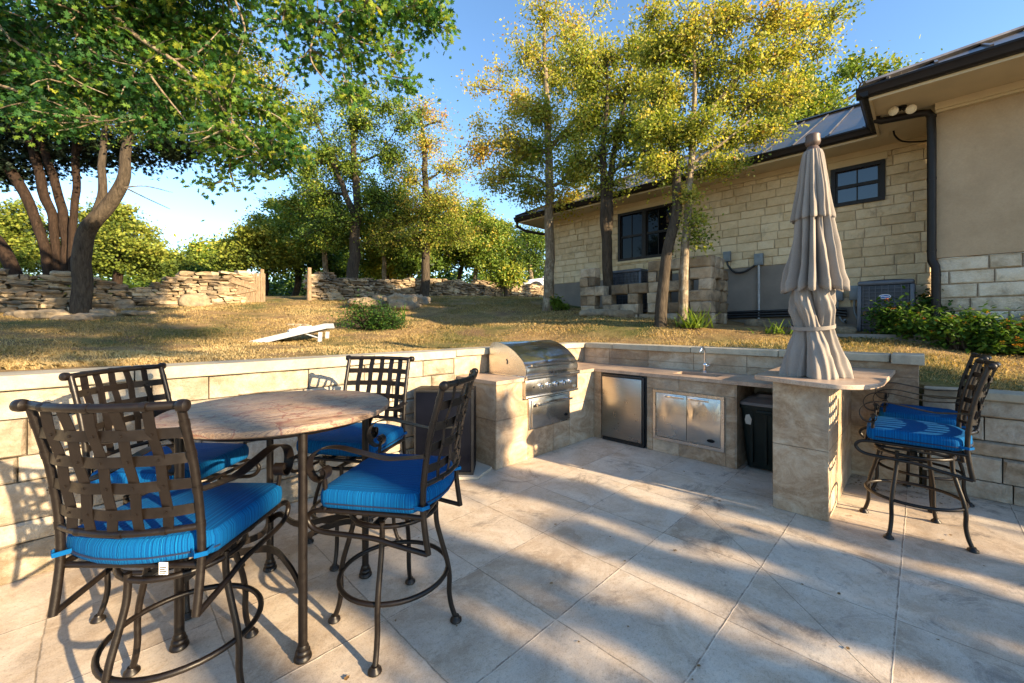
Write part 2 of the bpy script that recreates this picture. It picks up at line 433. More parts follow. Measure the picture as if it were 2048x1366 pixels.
def patio_mat():
    k = NT('travertine paving')
    x, y, z = k.xyz()
    wob = k.math('MULTIPLY', k.math('SUBTRACT', k.noise(9, 5), .5), .012)
    xu = k.math('DIVIDE', k.math('ADD', k.math('SUBTRACT', x, 1.63), wob), .61)
    yv = k.math('DIVIDE', k.math('ADD', k.math('SUBTRACT', y, .70), wob), .61)
    fu = k.math('ABSOLUTE', k.math('SUBTRACT', k.math('FRACT', k.math('ADD', xu, .5)), .5))
    fv = k.math('ABSOLUTE', k.math('SUBTRACT', k.math('FRACT', k.math('ADD', yv, .5)), .5))
    wn = k.n.new('ShaderNodeTexWhiteNoise'); wn.noise_dimensions = '2D'
    k.t.links.new(k.comb(k.math('FLOOR', xu), k.math('FLOOR', yv)), wn.inputs['Vector'])
    # each tile is cut from another place in the slab
    off = k.n.new('ShaderNodeVectorMath'); off.operation = 'ADD'
    sc = k.n.new('ShaderNodeVectorMath'); sc.operation = 'SCALE'; k.t.links.new(wn.outputs['Color'], sc.inputs[0]); sc.inputs['Scale'].default_value = 7.0
    k.t.links.new(k.co, off.inputs[0]); k.t.links.new(sc.outputs[0], off.inputs[1])
    base = k.noise(1.6, 9, .7, off.outputs[0], 1.3)
    f = k.math('ADD', k.math('MULTIPLY', base, .88), k.math('MULTIPLY', wn.outputs['Value'], .12))
    col = k.ramp(f, [(.36, (.35, .265, .185)), (.45, (.48, .385, .285)), (.53, (.56, .47, .365)), (.62, (.62, .55, .45))])
    mott = k.noise(9, 7, .75, off.outputs[0], 1.0)
    col = k.mix(k.rr(mott, .5, .62, 0, .45), col, (.66, .565, .44))
    col = k.mix(k.rr(mott, .47, .35, 0, .4), col, (.38, .29, .20))
    grey = k.rr(k.noise(1.3, 8, .72), .48, .60, 0, .42)
    col = k.mix(grey, col, (.42, .375, .325))
    sooty = k.noise(2.4, 9, .78, None, 1.0)
    far = k.math('MULTIPLY', k.rr(x, .5, 4.2, .5, 1.0), 1.0)
    col = k.mix(k.math('MULTIPLY', k.rr(sooty, .555, .65, 0, .75), far), col, (.10, .09, .085))
    sp = k.noise(48, 6, .85)
    col = k.mix(k.rr(sp, .52, .64, 0, .5), col, (.20, .16, .115))
    pit = k.math('MULTIPLY', k.rr(k.noise(34, 5, .75), .64, .70, 0, .8), k.rr(k.noise(4, 3), .45, .6))
    col = k.mix(pit, col, (.10, .075, .05))
    brk = k.rr(k.noise(14, 4, .7), .35, .6)
    ju = k.math('MULTIPLY', k.rr(fu, .0015, .0075, 1, 0), k.rr(brk, 0, 1, .45, 1)); jv = k.rr(fv, .002, .0065, 1, 0)
    col = k.mix(k.math('MULTIPLY', ju, .75), col, (.11, .085, .06))
    edge = k.math('MULTIPLY', k.math('MULTIPLY', k.rr(fv, .009, .017, 1, 0), k.math('GREATER_THAN', k.math('FRACT', k.math('ADD', yv, .5)), .5)), brk)
    col = k.mix(k.math('MULTIPLY', edge, .85), col, (.09, .068, .05))
    col = k.mix(k.math('MULTIPLY', jv, .45), col, (.66, .57, .47))
    dg = k.math('ABSOLUTE', k.math('SUBTRACT', k.math('SUBTRACT', x, y), 2.175))
    dgm = k.math('MULTIPLY', k.rr(dg, .001, .005, .7, 0), k.math('MULTIPLY', k.math('GREATER_THAN', x, .6), k.math('LESS_THAN', x, 3.48)))
    col = k.mix(dgm, col, (.11, .09, .065))
    h = k.math('ADD', k.math('SUBTRACT', k.math('MULTIPLY', k.noise(30, 8, .75), .7), k.math('ADD', ju, k.math('ADD', dgm, pit))), k.math('MULTIPLY', jv, .5))
    gr = k.noise(170, 3, .7)
    col = k.mix(k.rr(gr, .5, .68, 0, .35), col, (.62, .54, .43))
    col = k.mix(k.rr(gr, .48, .32, 0, .35), col, (.19, .15, .11))
    k.bump(h, .5, .006)
    return k.done(col, k.rr(f, .3, .7, .48, .64), 0, .3)
pm = MB(); pm.box((-9, -9, -.1), (5.42, 3.84, 0)); tag(pm.build('patio', patio_mat()), kind='structure')

# ---------------------------------------------------------------- masonry
def rough_block(mb, O, A, N, a0, a1, z0, z1, depth, amp, bev, nx=5, nz=3):
    # one split-faced block: O origin, A unit along the wall, N outward normal
    O, A, N = Vector(O), Vector(A), Vector(N); Zv = Vector((0, 0, 1))
    nx = max(3, min(10, int((a1 - a0) / .09) + 2)); nz = max(3, min(6, int((z1 - z0) / .08) + 2))
    vs = []; seed = Vector((random.random() * 50, random.random() * 50, random.random() * 50))
    mb.tint = random.random()
    xs = [a0, a0 + bev] + [a0 + bev + (a1 - a0 - 2 * bev) * i / (nx - 1) for i in range(1, nx - 1)] + [a1 - bev, a1]
    zs = [z0, z0 + bev] + [z0 + bev + (z1 - z0 - 2 * bev) * i / (nz - 1) for i in range(1, nz - 1)] + [z1 - bev, z1]
    W, H = len(xs), len(zs)
    for j, z in enumerate(zs):
        for i, x in enumerate(xs):
            p = O + A * x + Zv * z
            e = i in (0, W - 1) or j in (0, H - 1)
            d = mnoise.noise((p * 5 + seed)) * amp + mnoise.noise((p * 17 + seed)) * amp * .5
            jx = mnoise.noise(p * 8 + seed) * bev * .6
            if e: d = d * .4 - bev * .9
            vs.append(p + N * d + A * jx * (0 if e and i in (0, W - 1) else 1))
    fs = [(j * W + i, j * W + i + 1, (j + 1) * W + i + 1, (j + 1) * W + i) for j in range(H - 1) for i in range(W - 1)]
    ring = [i for i in range(W)] + [j * W + W - 1 for j in range(1, H)] + [(H - 1) * W + i for i in range(W - 2, -1, -1)] + [j * W for j in range(H - 2, 0, -1)]
    b = len(vs); vs += [Vector(vs[q]) - N * depth for q in ring]
    n = len(ring)
    fs += [(ring[(q + 1) % n], ring[q], b + q, b + (q + 1) % n) for q in range(n)]
    mb.add(vs, fs)
def block_wall(mb, O, A, N, L, z0, courses, lens, depth=.1, amp=.012, bev=.008, gap=.008, holes=(), offs=None):
    z = z0
    for ci, h in enumerate(courses):
        x = -random.uniform(0, lens[1]) if offs is None else -offs[ci % len(offs)]
        while x < L:
            l = random.uniform(*lens)
            segs = [(max(x, 0), min(x + l, L))]
            for (h0, h1, g0, g1) in holes:
                if z + h * .5 > g0 and z + h * .5 < g1:
                    ns = []
                    for s0, s1 in segs:
                        if s1 <= h0 or s0 >= h1: ns.append((s0, s1))
                        else:
                            if s0 < h0: ns.append((s0, h0))
                            if s1 > h1: ns.append((h1, s1))
                    segs = ns
            for s0, s1 in segs:
                if s1 - s0 > .035: rough_block(mb, O, A, N, s0 + gap / 2, s1 - gap / 2, z + gap / 2, z + h - gap / 2, depth, amp, bev)
            x += l
        z += h
def capstones(root, mat, O, A, N, L, z0, z1, over, depth, lens, name='capstone'):
    x = 0
    O, A, N = Vector(O), Vector(A), Vector(N)
    while x < L - .01:
        l = min(random.uniform(*lens), L - x)
        if L - x - l < .25: l = L - x
        m = MB(); m.tint = random.random()
        bm = bmesh.new(); bmesh.ops.create_cube(bm, size=1)
        bmesh.ops.subdivide_edges(bm, edges=bm.edges[:], cuts=3, use_grid_fill=True)
        jt = random.uniform(-.003, .003)
        for v in bm.verts:
            p = O + A * (x + (v.co.x + .5) * (l - .006) + .003) + N * (over - (v.co.y + .5) * (depth + over)) + Vector((0, 0, z0 + (v.co.z + .5) * (z1 - z0)))
            p += N * (mnoise.noise(p * 6) * .004 + jt) + Vector((0, 0, mnoise.noise(p * 4 + Vector((9, 0, 0))) * .003))
            v.co = p
        m.bm(bm)
        o = m.build(name, mat, root, smooth=50, world=True)
        md = o.modifiers.new('edge', 'BEVEL'); md.width = .007; md.segments = 2; md.limit_method = 'ANGLE'
        x += l

# left retaining wall along x at y = 3.716 (faces -y)
lw = thing('retaining_wall', 'long low retaining wall of cream split limestone with smooth caps, behind the round table', 'wall', (-2, 3.9, 0))
m = MB(); block_wall(m, (-6, 3.716, 0), (1, 0, 0), (0, -1, 0), 8.80, .0, [.215, .125, .235, .15, .22, .175], (.28, .85), .1, .034, .013, .008)
m.build('masonry', LIMEBLOCK, lw, smooth=35, world=True)
m = MB(); m.box((-6, 3.775, -.1), (2.80, 3.93, 1.118)); m.build('wall_core', JOINTDARK, lw, world=True)
capstones(lw, CAPMAT, (-6, 3.716, 0), (1, 0, 0), (0, -1, 0), 8.80, 1.12, 1.205, .04, .26, (1.0, 1.7))

def tile_rects(m, O, A, N, rects, t=.012, gap=.003):
    # thin stone tiles: rects (a0, a1, z0, z1)
    O, A, N = Vector(O), Vector(A), Vector(N)
    for a0, a1, z0, z1 in rects:
        m.tint = random.random()
        vs = []
        for d in (0, t):
            g = gap / 2 + (.0015 if d else 0)
            for a, z in ((a0 + g, z0 + g), (a1 - g, z0 + g), (a1 - g, z1 - g), (a0 + g, z1 - g)):
                vs.append(O + A * a + N * d + Vector((0, 0, z)))
        m.add(vs, [(4, 5, 6, 7), (0, 1, 5, 4), (1, 2, 6, 5), (2, 3, 7, 6), (3, 0, 4, 7)])
def grid_rects(a0, a1, z0, z1, aw, zh, a_off=0.0):
    out = []; az = sorted(set([a0, a1] + [a0 + a_off + i * aw for i in range(1, 30) if a0 + .02 < a0 + a_off + i * aw < a1 - .02]))
    zz = sorted(set([z0, z1] + [z0 + i * zh for i in range(1, 12) if z0 + i * zh < z1 - .02]))
    for i in range(len(az) - 1):
        for j in range(len(zz) - 1): out.append((az[i], az[i + 1], zz[j], zz[j + 1]))
    return out

# kitchen back wall: corner piece behind grill plus run along y at x = 5.30, ends at y = 0 with a taller block
kw = thing('kitchen_wall', 'tall tile clad retaining wall behind the grill, fridge and sink counter', 'wall', (5.42, 1.8, 0))
m = MB(); m.box((2.80, 3.73, -.1), (5.56, 3.93, 1.135)); m.box((5.315, .02, -.1), (5.555, 3.73, 1.135)); m.build('wall_core', MORTAR, kw, world=True)
m = MB()
tile_rects(m, (0, 3.73, 0), (1, 0, 0), (0, -1, 0), grid_rects(2.80, 5.30, .0, 1.135, .61, .46))
tile_rects(m, (5.315, 0, 0), (0, 1, 0), (-1, 0, 0), grid_rects(.02, 3.715, 0, 1.135, .61, .5, .2))
m.build('tile_cladding', TRAV, kw, world=True)
capstones(kw, CAPMAT, (2.80, 3.716, 0), (1, 0, 0), (0, -1, 0), 2.56, 1.137, 1.21, .04, .26, (.9, 1.3))
capstones(kw, CAPMAT, (5.30, .215, 0), (0, 1, 0), (-1, 0, 0), 3.455, 1.137, 1.21, .04, .26, (.8, 1.2))
capstones(kw, CAPMAT, (5.285, -.02, 0), (0, 1, 0), (-1, 0, 0), .23, 1.125, 1.216, .05, .31, (.5, .6), 'end_capstone')

# low right wall along y < 0
rw = thing('retaining_wall', 'lower limestone block retaining wall running behind the two stools at the bar', 'wall', (5.4, -3, 0))
m = MB(); block_wall(m, (5.315, .0, 0), (0, -1, 0), (-1, 0, 0), 7.0, 0, [.16, .215, .13, .20, .15], (.35, .9), .1, .036, .014, .009)
m.build('masonry', LIMEBLOCK, rw, smooth=35, world=True)
m = MB(); m.box((5.375, -7, -.1), (5.555, .0, .855)); m.build('wall_core', JOINTDARK, rw, world=True)
capstones(rw, CAPMAT, (5.30, -7, 0), (0, 1, 0), (-1, 0, 0), 6.99, .857, .925, .03, .26, (1.0, 1.6))

# ---------------------------------------------------------------- outdoor kitchen
kc = thing('kitchen_counter', 'L shaped tile clad outdoor kitchen counter with speckled stone top in the patio corner', 'counter', (4.6, 3.05, 0))
m = MB()
m.box((2.87, 3.10, 0), (3.335, 3.715, .872)); m.box((3.335, 3.10, 0), (4.095, 3.60, .31)); m.box((4.095, 3.10, 0), (4.640, 3.715, .872)); m.box((3.335, 3.5, .31), (4.095, 3.715, .872))
m.box((4.64, 2.972, 0), (5.30, 3.715, .872)); m.box((4.64, 1.365, 0), (5.30, 2.338, .872)); m.box((5.26, 2.338, 0), (5.30, 2.972, .872))
m.box((5.27, .87, 0), (5.30, 1.365, .872))
m.build('counter_core', MORTAR, kc, world=True)
m = MB()
tile_rects(m, (2.87, 0, 0), (0, 1, 0), (-1, 0, 0), [(3.10, 3.715, .0, .50), (3.10, 3.715, .50, .872)])
m.build('tile_cladding', TRAV, kc, world=True); m = MB()
tile_rects(m, (0, 3.10, 0), (1, 0, 0), (0, -1, 0), [(2.858, 3.335, 0, .50), (2.858, 3.335, .50, .872), (3.335, 3.79, 0, .318), (3.79, 4.095, 0, .318), (4.095, 4.63, 0, .50), (4.095, 4.63, .50, .872)])
m.build('tile_cladding', TRAV, kc, world=True); m = MB()
tile_rects(m, (4.64, 0, 0), (0, 1, 0), (-1, 0, 0), [(2.972, 3.088, 0, .60), (2.972, 3.088, .60, .872)])
m.build('tile_cladding', TRAV, kc, world=True); m = MB()
tile_rects(m, (4.64, 0, 0), (0, 1, 0), (-1, 0, 0), [(1.95, 2.338, .74, .872), (1.365, 1.95, .74, .872), (2.262, 2.338, 0, .74), (1.365, 1.455, 0, .74), (1.95, 2.262, 0, .145), (1.455, 1.95, 0, .145)])
m.build('tile_cladding', TRAV, kc, world=True); m = MB()
tile_rects(m, (0, 1.365, 0), (1, 0, 0), (0, -1, 0), [(4.63, 5.27, 0, .872)])
m.build('tile_cladding', TRAV, kc, world=True)
m = MB()
zc = (.876, .914)
for a, b in (((2.83, 3.055), (3.245, 3.728)), ((4.215, 3.055), (5.312, 3.728)), ((3.245, 3.655), (4.215, 3.728)), ((4.59, 2.10), (5.312, 3.055)), ((4.59, 1.60), (4.80, 2.10)), ((5.09, 1.60), (5.312, 2.10)), ((4.59, .875), (5.312, 1.60))):
    m.box((a[0], a[1], zc[0]), (b[0], b[1], zc[1]))
m.build('countertop', COUNTER, kc, world=True)
m = MB()  # sink basin: open box with walls
m.box((4.79, 1.59, .70), (5.10, 2.11, .715))
m.box((4.785, 1.59, .715), (4.80, 2.11, .875)); m.box((5.09, 1.59, .715), (5.105, 2.11, .875)); m.box((4.80, 1.585, .715), (5.09, 1.60, .875)); m.box((4.80, 2.10, .715), (5.09, 2.115, .875))
m.build('sink_basin', STEEL, kc, world=True)

fc = thing('faucet', 'chrome gooseneck faucet standing behind the counter sink', 'faucet', (5.17, 1.86, .914))
m = MB(); m.lathe([(.028, 0), (.028, .012), (.02, .02), (.019, .07), (.024, .085), (.024, .10), (.012, .115)], n=18); m.build('faucet_body', CHROME, fc, smooth=40)
m = MB(); m.tube(cr([(0, 0, .11), (0, 0, .2), (-.005, 0, .26), (-.04, .004, .30), (-.085, .01, .298), (-.108, .014, .265), (-.11, .015, .245)], 6), .0105, 10); m.build('spout', CHROME, fc, smooth=60)
m = MB(); m.tube([(0, -.018, .075), (0, -.052, .085)], .012, 10); m.tube(cr([(0, -.05, .085), (-.01, -.06, .1), (-.02, -.064, .125)], 4), [.007] * 8 + [.005], 8); m.build('faucet_handle', CHROME, fc, smooth=60)

# grill -------------------------------------------------
gr = thing('gas_grill', 'stainless steel built-in gas grill with curved hood and five knobs', 'grill', (3.73, 3.3, .914))
u0, u1 = 3.262, 4.20
prof = [(3.64, .925), (3.64, 1.18), (3.625, 1.245)] + [tuple(p)[:2] for p in cr([(3.60, 1.272, 0), (3.549, 1.289, 0), (3.46, 1.285, 0), (3.367, 1.262, 0), (3.28, 1.225, 0), (3.205, 1.182, 0), (3.10, 1.10, 0), (3.065, 1.05, 0)], 3)] + [(3.043, 1.0), (3.043, .955), (3.06, .925)]
m = MB(); m.extrude(prof, 'x', u0, u1); hood = m.build('hood', STEEL_W, gr, smooth=25, world=True)
m = MB()
for x in (u0 - .004, u1 - .010):
    m = MB(); m.extrude(prof, 'x', x, x + .014); m.build('hood_side', STEEL, gr, smooth=25, world=True)
m = MB(); m.tube([(u0 - .006, 3.335, 1.045), (u0 - .006, 3.33, 1.075), (u0 - .006, 3.345, 1.10)], .007, 8)
m.build('spit_slot', BLACK, gr, smooth=60, world=True)
m = MB(); m.tube([(3.30, 2.995, 1.045), (4.165, 2.995, 1.045)], .0135, 14)
for x in (3.325, 4.14): m.tube([(x, 3.055, 1.035), (x, 2.995, 1.045)], .011, 10)
m.build('handle', CHROME, gr, smooth=50, world=True)
m = MB(); m.rbox((3.25, 3.03, .895), (4.212, 3.66, .9265), .008); m.tube([(3.25, 3.035, .905), (4.212, 3.035, .905)], .022, 12); m.build('drip_edge', STEEL, gr, smooth=35, world=True)
m = MB(); m.rbox((3.255, 3.045, .705), (4.208, 3.12, .893), .004); m.rbox((3.255, 3.03, .678), (4.208, 3.12, .704), .008); m.build('control_panel', STEEL, gr, smooth=35, world=True)
for x in (3.50, 3.637, 3.769, 3.91, 4.037):
    m = MB(); m.lathe([(.034, 3.046), (.034, 3.040), (.027, 3.036), (.024, 3.012), (.019, 3.006)][::-1], (x, 0, .80), 20, 'y'); 
    k = m.build('knob', CHROME, gr, smooth=40, world=True)
    m = MB(); m.box((x - .004, 3.001, .781), (x + .004, 3.0075, .819)); m.build('knob_grip', BLACK, k, world=True, root=gr)
m = MB(); m.lathe([(.012, 3.047), (.012, 3.035)][::-1], (3.385, 0, .80), 14, 'y'); m.build('igniter_button', BLACK, gr, smooth=40, world=True)
m = MB(); m.lathe([(.03, 3.046), (.03, 3.0425)][::-1], (0, 0, 0), 18, 'y'); m.v = [(4.135 + x * 1.0, y, .738 + z * .55) for x, y, z in m.v]; m.build('oval_badge', CHROME, gr, smooth=30, world=True)

dr = thing('warming_drawer', 'stainless steel drawer with a bar handle set below the gas grill', 'drawer', (3.715, 3.1, .33))
m = MB(); m.rbox((3.342, 3.075, .325), (4.088, 3.5, .668), .004); m.build('drawer_frame', STEEL, dr, smooth=35, world=True)
m = MB(); m.rbox((3.372, 3.055, .345), (4.062, 3.0765, .655), .005); m.build('drawer_front', STEEL_W, dr, smooth=35, world=True)
m = MB(); m.tube([(3.40, 3.005, .60), (4.035, 3.005, .60)], .0125, 12)
for x in (3.43, 4.005): m.tube([(x, 3.058, .605), (x, 3.005, .60)], .010, 10)
m.build('handle', CHROME, dr, smooth=50, world=True)
m = MB(); m.lathe([(.03, 3.0565), (.03, 3.051)][::-1], (0, 0, 0), 18, 'y'); m.v = [(3.985 + x, y, .405 + z * .55) for x, y, z in m.v]; m.build('oval_badge', DKCAB, dr, smooth=30, world=True)

fr = thing('mini_fridge', 'small stainless fronted refrigerator built in beside the double cabinet doors', 'refrigerator', (4.9, 2.655, 0))
m = MB(); m.rbox((4.645, 2.35, .02), (5.24, 2.962, .865), .006); m.build('cabinet', BLACK, fr, smooth=35, world=True)
m = MB(); m.rbox((4.59, 2.388, .055), (4.64, 2.94, .828), .012); m.build('door', STEEL_F, fr, smooth=35, world=True)
m = MB(); m.rbox((4.598, 2.388, .831), (4.64, 2.94, .858), .006); m.rbox((4.60, 2.362, .05), (4.64, 2.386, .85), .004); m.build('door_trim', BLACK, fr, smooth=35, world=True)
m = MB(); m.box((4.62, 2.37, .001), (4.66, 2.95, .045)); m.build('kick_grille', BLACK, fr, world=True)

dd = thing('access_doors', 'stainless double access doors in a raised steel frame under the sink', 'cabinet', (4.63, 1.86, .15))
m = MB()
for a, b in (((1.465, .150), (2.25, .185)), ((1.465, .700), (2.25, .732)), ((1.465, .185), (1.50, .70)), ((2.218, .185), (2.25, .70))): m.box((4.606, a[0], a[1]), (4.66, b[0], b[1]))
m.box((4.635, 1.50, .185), (4.66, 2.218, .70)); m.build('frame', STEEL, dd, world=True)
for y0, y1, mt in ((1.862, 2.214, STEEL), (1.504, 1.856, STEEL_W)):
    m = MB(); m.rbox((4.612, y0, .19), (4.634, y1, .696), .003); d = m.build('door', mt, dd, smooth=35, world=True)
    yh = 1.885 if y0 > 1.8 else 1.62
    m = MB(); m.rbox((4.585, yh, .655), (4.61, yh + .215, .684), .005); m.build('handle', CHROME, d, smooth=35, world=True, root=dd)
m = MB(); m.lathe([(.04, 4.6125), (.04, 4.606)][::-1], (0, 0, 0), 20, 'x'); m.v = [(x, 1.60 + y, .245 + z * .42) for x, y, z in m.v]; m.build('oval_badge', DKCAB, dd, smooth=30, world=True)

tb = thing('trash_bin', 'dark green wheeled trash bin with a taupe lid tucked under the counter', 'trash bin', (4.98, 1.11, 0))
m = MB()
def taper(m, c, w0, d0, w1, d1, z0, z1, r=.03):
    rings = []
    for z, w, d in ((z0, w0, d0), (z1, w1, d1)):
        for sx, sy, a0 in ((1, 1, 0), (-1, 1, 90), (-1, -1, 180), (1, -1, 270)):
            for k in range(4):
                a = R(a0 + k * 30); rings.append((c[0] + sx * (w / 2 - r) + r * math.cos(a), c[1] + sy * (d / 2 - r) + r * math.sin(a), z))
    n = 16
    m.add(rings, [(i, (i + 1) % n, n + (i + 1) % n, n + i) for i in range(n)] + [tuple(reversed(range(n))), tuple(range(n, 2 * n))])
taper(m, (4.97, 1.115), .40, .36, .50, .46, .02, .66); taper(m, (4.97, 1.115), .52, .48, .52, .48, .63, .665)
for y in (.99, 1.115, 1.24): m.box((4.72, y - .012, .08), (4.76, y + .012, .6))
m.rbox((4.70, 1.04, .585), (4.74, 1.19, .625), .008)
m.build('bin_body', GREEN_BIN, tb, smooth=40, world=True)
m = MB(); taper(m, (4.97, 1.115), .56, .475, .55, .47, .667, .695); taper(m, (4.97, 1.115), .52, .45, .42, .34, .695, .745); taper(m, (4.90, 1.115), .22, .22, .18, .18, .745, .775); m.build('lid', LID, tb, smooth=40, world=True)
m = MB(); m.prism([(0, 0), (.05, -.005), (.06, .05), (.035, .1), (.0, .09), (-.01, .04)], 0, .004); m.v = [(4.718 - z, 1.29 - x * .9, .47 + y) for x, y, z in m.v]; m.build('torn_sticker', plain('torn sticker', (.45, .42, .36), .8), tb, world=True)

# bar peninsula ------------------------------------------
bar = thing('bar_peninsula', 'tall tile clad bar peninsula with a rounded granite top carrying the umbrella', 'bar counter', (4.3, .68, 0))
m = MB(); m.box((3.892, .512, 0), (5.30, .852, 1.03)); m.build('pillar_core', MORTAR, bar, world=True)
m = MB()
tile_rects(m, (3.892, 0, 0), (0, 1, 0), (-1, 0, 0), [(.50, .864, 0, .53), (.50, .864, .53, 1.03)])
m.build('tile_cladding', TRAV, bar, world=True); m = MB()
tile_rects(m, (0, .512, 0), (1, 0, 0), (0, -1, 0), [(3.88, 4.36, 0, .53), (3.88, 4.36, .53, 1.03), (4.36, 4.64, 0, .53), (4.36, 4.64, .53, 1.03), (4.64, 5.30, 0, .53), (4.64, 5.30, .53, 1.03)])
m.build('tile_cladding', TRAV, bar, world=True); m = MB()
tile_rects(m, (0, .852, 0), (1, 0, 0), (0, 1, 0), [(3.88, 4.5, 0, .53), (3.88, 4.5, .53, 1.03), (4.5, 5.3, 0, .87)])
m.build('tile_cladding', TRAV, bar, world=True)
pts = [(5.31, 1.02), (4.9, 1.02)] + [tuple(p)[:2] for p in cr([(3.95, 1.015, 0), (3.90, 1.0, 0), (3.87, .96, 0), (3.78, .75, 0), (3.71, .52, 0), (3.715, .40, 0), (3.80, .30, 0), (3.95, .23, 0), (4.15, .20, 0)], 4)] + [(4.6, .19), (5.31, .175)]
m = MB(); m.prism(pts, 1.032, 1.068)
bt = m.build('bar_top', COUNTER, bar, smooth=40, world=True); md = bt.modifiers.new('edge', 'BEVEL'); md.width = .006; md.segments = 2; md.limit_method = 'ANGLE'

# dark cabinet in the corner on a pale slab -----------------
sl = MB(); sl.prism([(1.95, 3.55), (1.95, 3.70), (2.84, 3.70), (2.84, 3.13), (2.56, 3.02)], .004, .03)
tag(sl.build('stone_slab', plain('pale stone slab', (.42, .38, .31), .7, 0, .15, 4, .2)), 'thin pale stone slab on the floor under the black metal cabinet', 'stone slab')
cb = thing('metal_cabinet', 'black metal cabinet with thin silver edges standing in the wall corner beside the grill counter', 'cabinet', (2.46, 3.40, .03), R(-45))
m = MB(); m.rbox((-.29, -.14, .0), (.29, .15, .825), .008); m.build('cabinet_body', DKCAB, cb, smooth=35)
m = MB(); m.rbox((-.272, -.149, .03), (.262, -.141, .80), .003); m.build('door_panel', plain('blue black panel', (.0035, .0045, .009), .45, 0, .4, 3, 0, .1), cb, smooth=35)
m = MB()
for a, b in (((-.29, .0), (-.274, .825)), ((.266, .0), (.29, .825)), ((-.274, .805), (.266, .825)), ((-.274, .0), (.266, .025))): m.box((a[0], -.152, a[1]), (b[0], -.1405, b[1]))
m.build('door_frame', plain('worn dark frame', (.022, .023, .025), .4, .3), cb)

# ---------------------------------------------------------------- bar stools
def cushion_parts(root):
    # outline (local x right, y forward) with a bowed rear edge
    ol = []
    def arc(cx, cy, r, a0, a1, n=5):
        return [(cx + r * math.cos(R(a0 + (a1 - a0) * i / n)), cy + r * math.sin(R(a0 + (a1 - a0) * i / n))) for i in range(n + 1)]
    ol += arc(.225, .20, .045, 0, 90) + [(.12, .248), (0, .25), (-.12, .248)] + arc(-.225, .20, .045, 90, 180)
    ol += [(-.272, .05), (-.271, -.08)] + arc(-.23, -.18, .04, 180, 250) + [(-.17, -.250), (-.09, -.275), (0, -.283), (.09, -.275), (.17, -.250)] + arc(.23, -.18, .04, 290, 360) + [(.271, -.08), (.272, .05)]
    P = [Vector((x, y, 0)) for x, y in ol]; n = len(P)
    per = [0.0]
    for i in range(n): per.append(per[-1] + (P[(i + 1) % n] - P[i]).length)
    m = MB(); m.tint = 0
    def ring(inset, z):
        out = []
        for i in range(n):
            t = (P[(i + 1) % n] - P[i - 1]).normalized(); nrm = Vector((t.y, -t.x, 0))
            out.append(P[i] - nrm * inset + Vector((0, 0, z)))
        return out
    zs = [(.014, .672), (.003, .678), (-.003, .692), (-.005, .714), (-.003, .738), (.003, .750), (.012, .758)]
    # boxing strip: stripes run up and down (tint carries the stripe coordinate)
    V, Fc, T = [], [], []
    for j, (ins, z) in enumerate(zs):
        rg = ring(ins, z)
        for i in range(n + 1):
            V.append(rg[i % n]); T.append(per[i] * 1.0 + .004 * mnoise.noise(Vector((per[i] * 9, j * .7, 0))))
    W = n + 1
    for j in range(len(zs) - 1):
        for i in range(n): Fc.append((j * W + i, j * W + i + 1, (j + 1) * W + i + 1, (j + 1) * W + i))
    # top: rings shrinking to the centre, stripes run front to back
    tops = [(0.0, .758, .985), (.0, .762, .9), (0, .765, .75), (0, .767, .5), (0, .768, .25)]
    b = len(V); base = ring(.012, .758)
    for ins, z, sc in [(0, .758, 1.0)] + tops[1:]:
        for p in base:
            q = Vector((p.x * sc, p.y * sc, z + .004 * mnoise.noise(Vector((p.x * 9 * sc, p.y * 9 * sc, 3)))))
            V.append(q); T.append(q.x + 3.0)
    k = len(tops)
    for j in range(k - 1):
        for i in range(n): Fc.append((b + j * n + i, b + j * n + (i + 1) % n, b + (j + 1) * n + (i + 1) % n, b + (j + 1) * n + i))
    Fc.append(tuple(b + (k - 1) * n + i for i in range(n)))
    c = len(V)
    for p in ring(.014, .672): V.append(p); T.append(p.x + 3.0)
    Fc.append(tuple(c + i for i in reversed(range(n))))
    m.v, m.f, m.t = V, Fc, T
    o = m.build('cushion', CUSHION, root, smooth=45)
    m = MB(); m.tint = .2
    m.tube([p + Vector((0, 0, 0)) for p in ring(-.0065, .700)][n // 2 - 4:n - 3], .0035, 6)
    m.build('piping', plain('dark blue piping', (.002, .012, .045), .8), o)
    for s in (-1, 1):
        m = MB(); m.tint = 2.0 + s
        m.ribbon([(s * .21, -.240, .705), (s * .245, -.272, .703), (s * .272, -.25, .702), (s * .262, -.195, .704)], (0, 0, 1), .016, .004)
        m.build('tie', CUSHION, o)
    return o

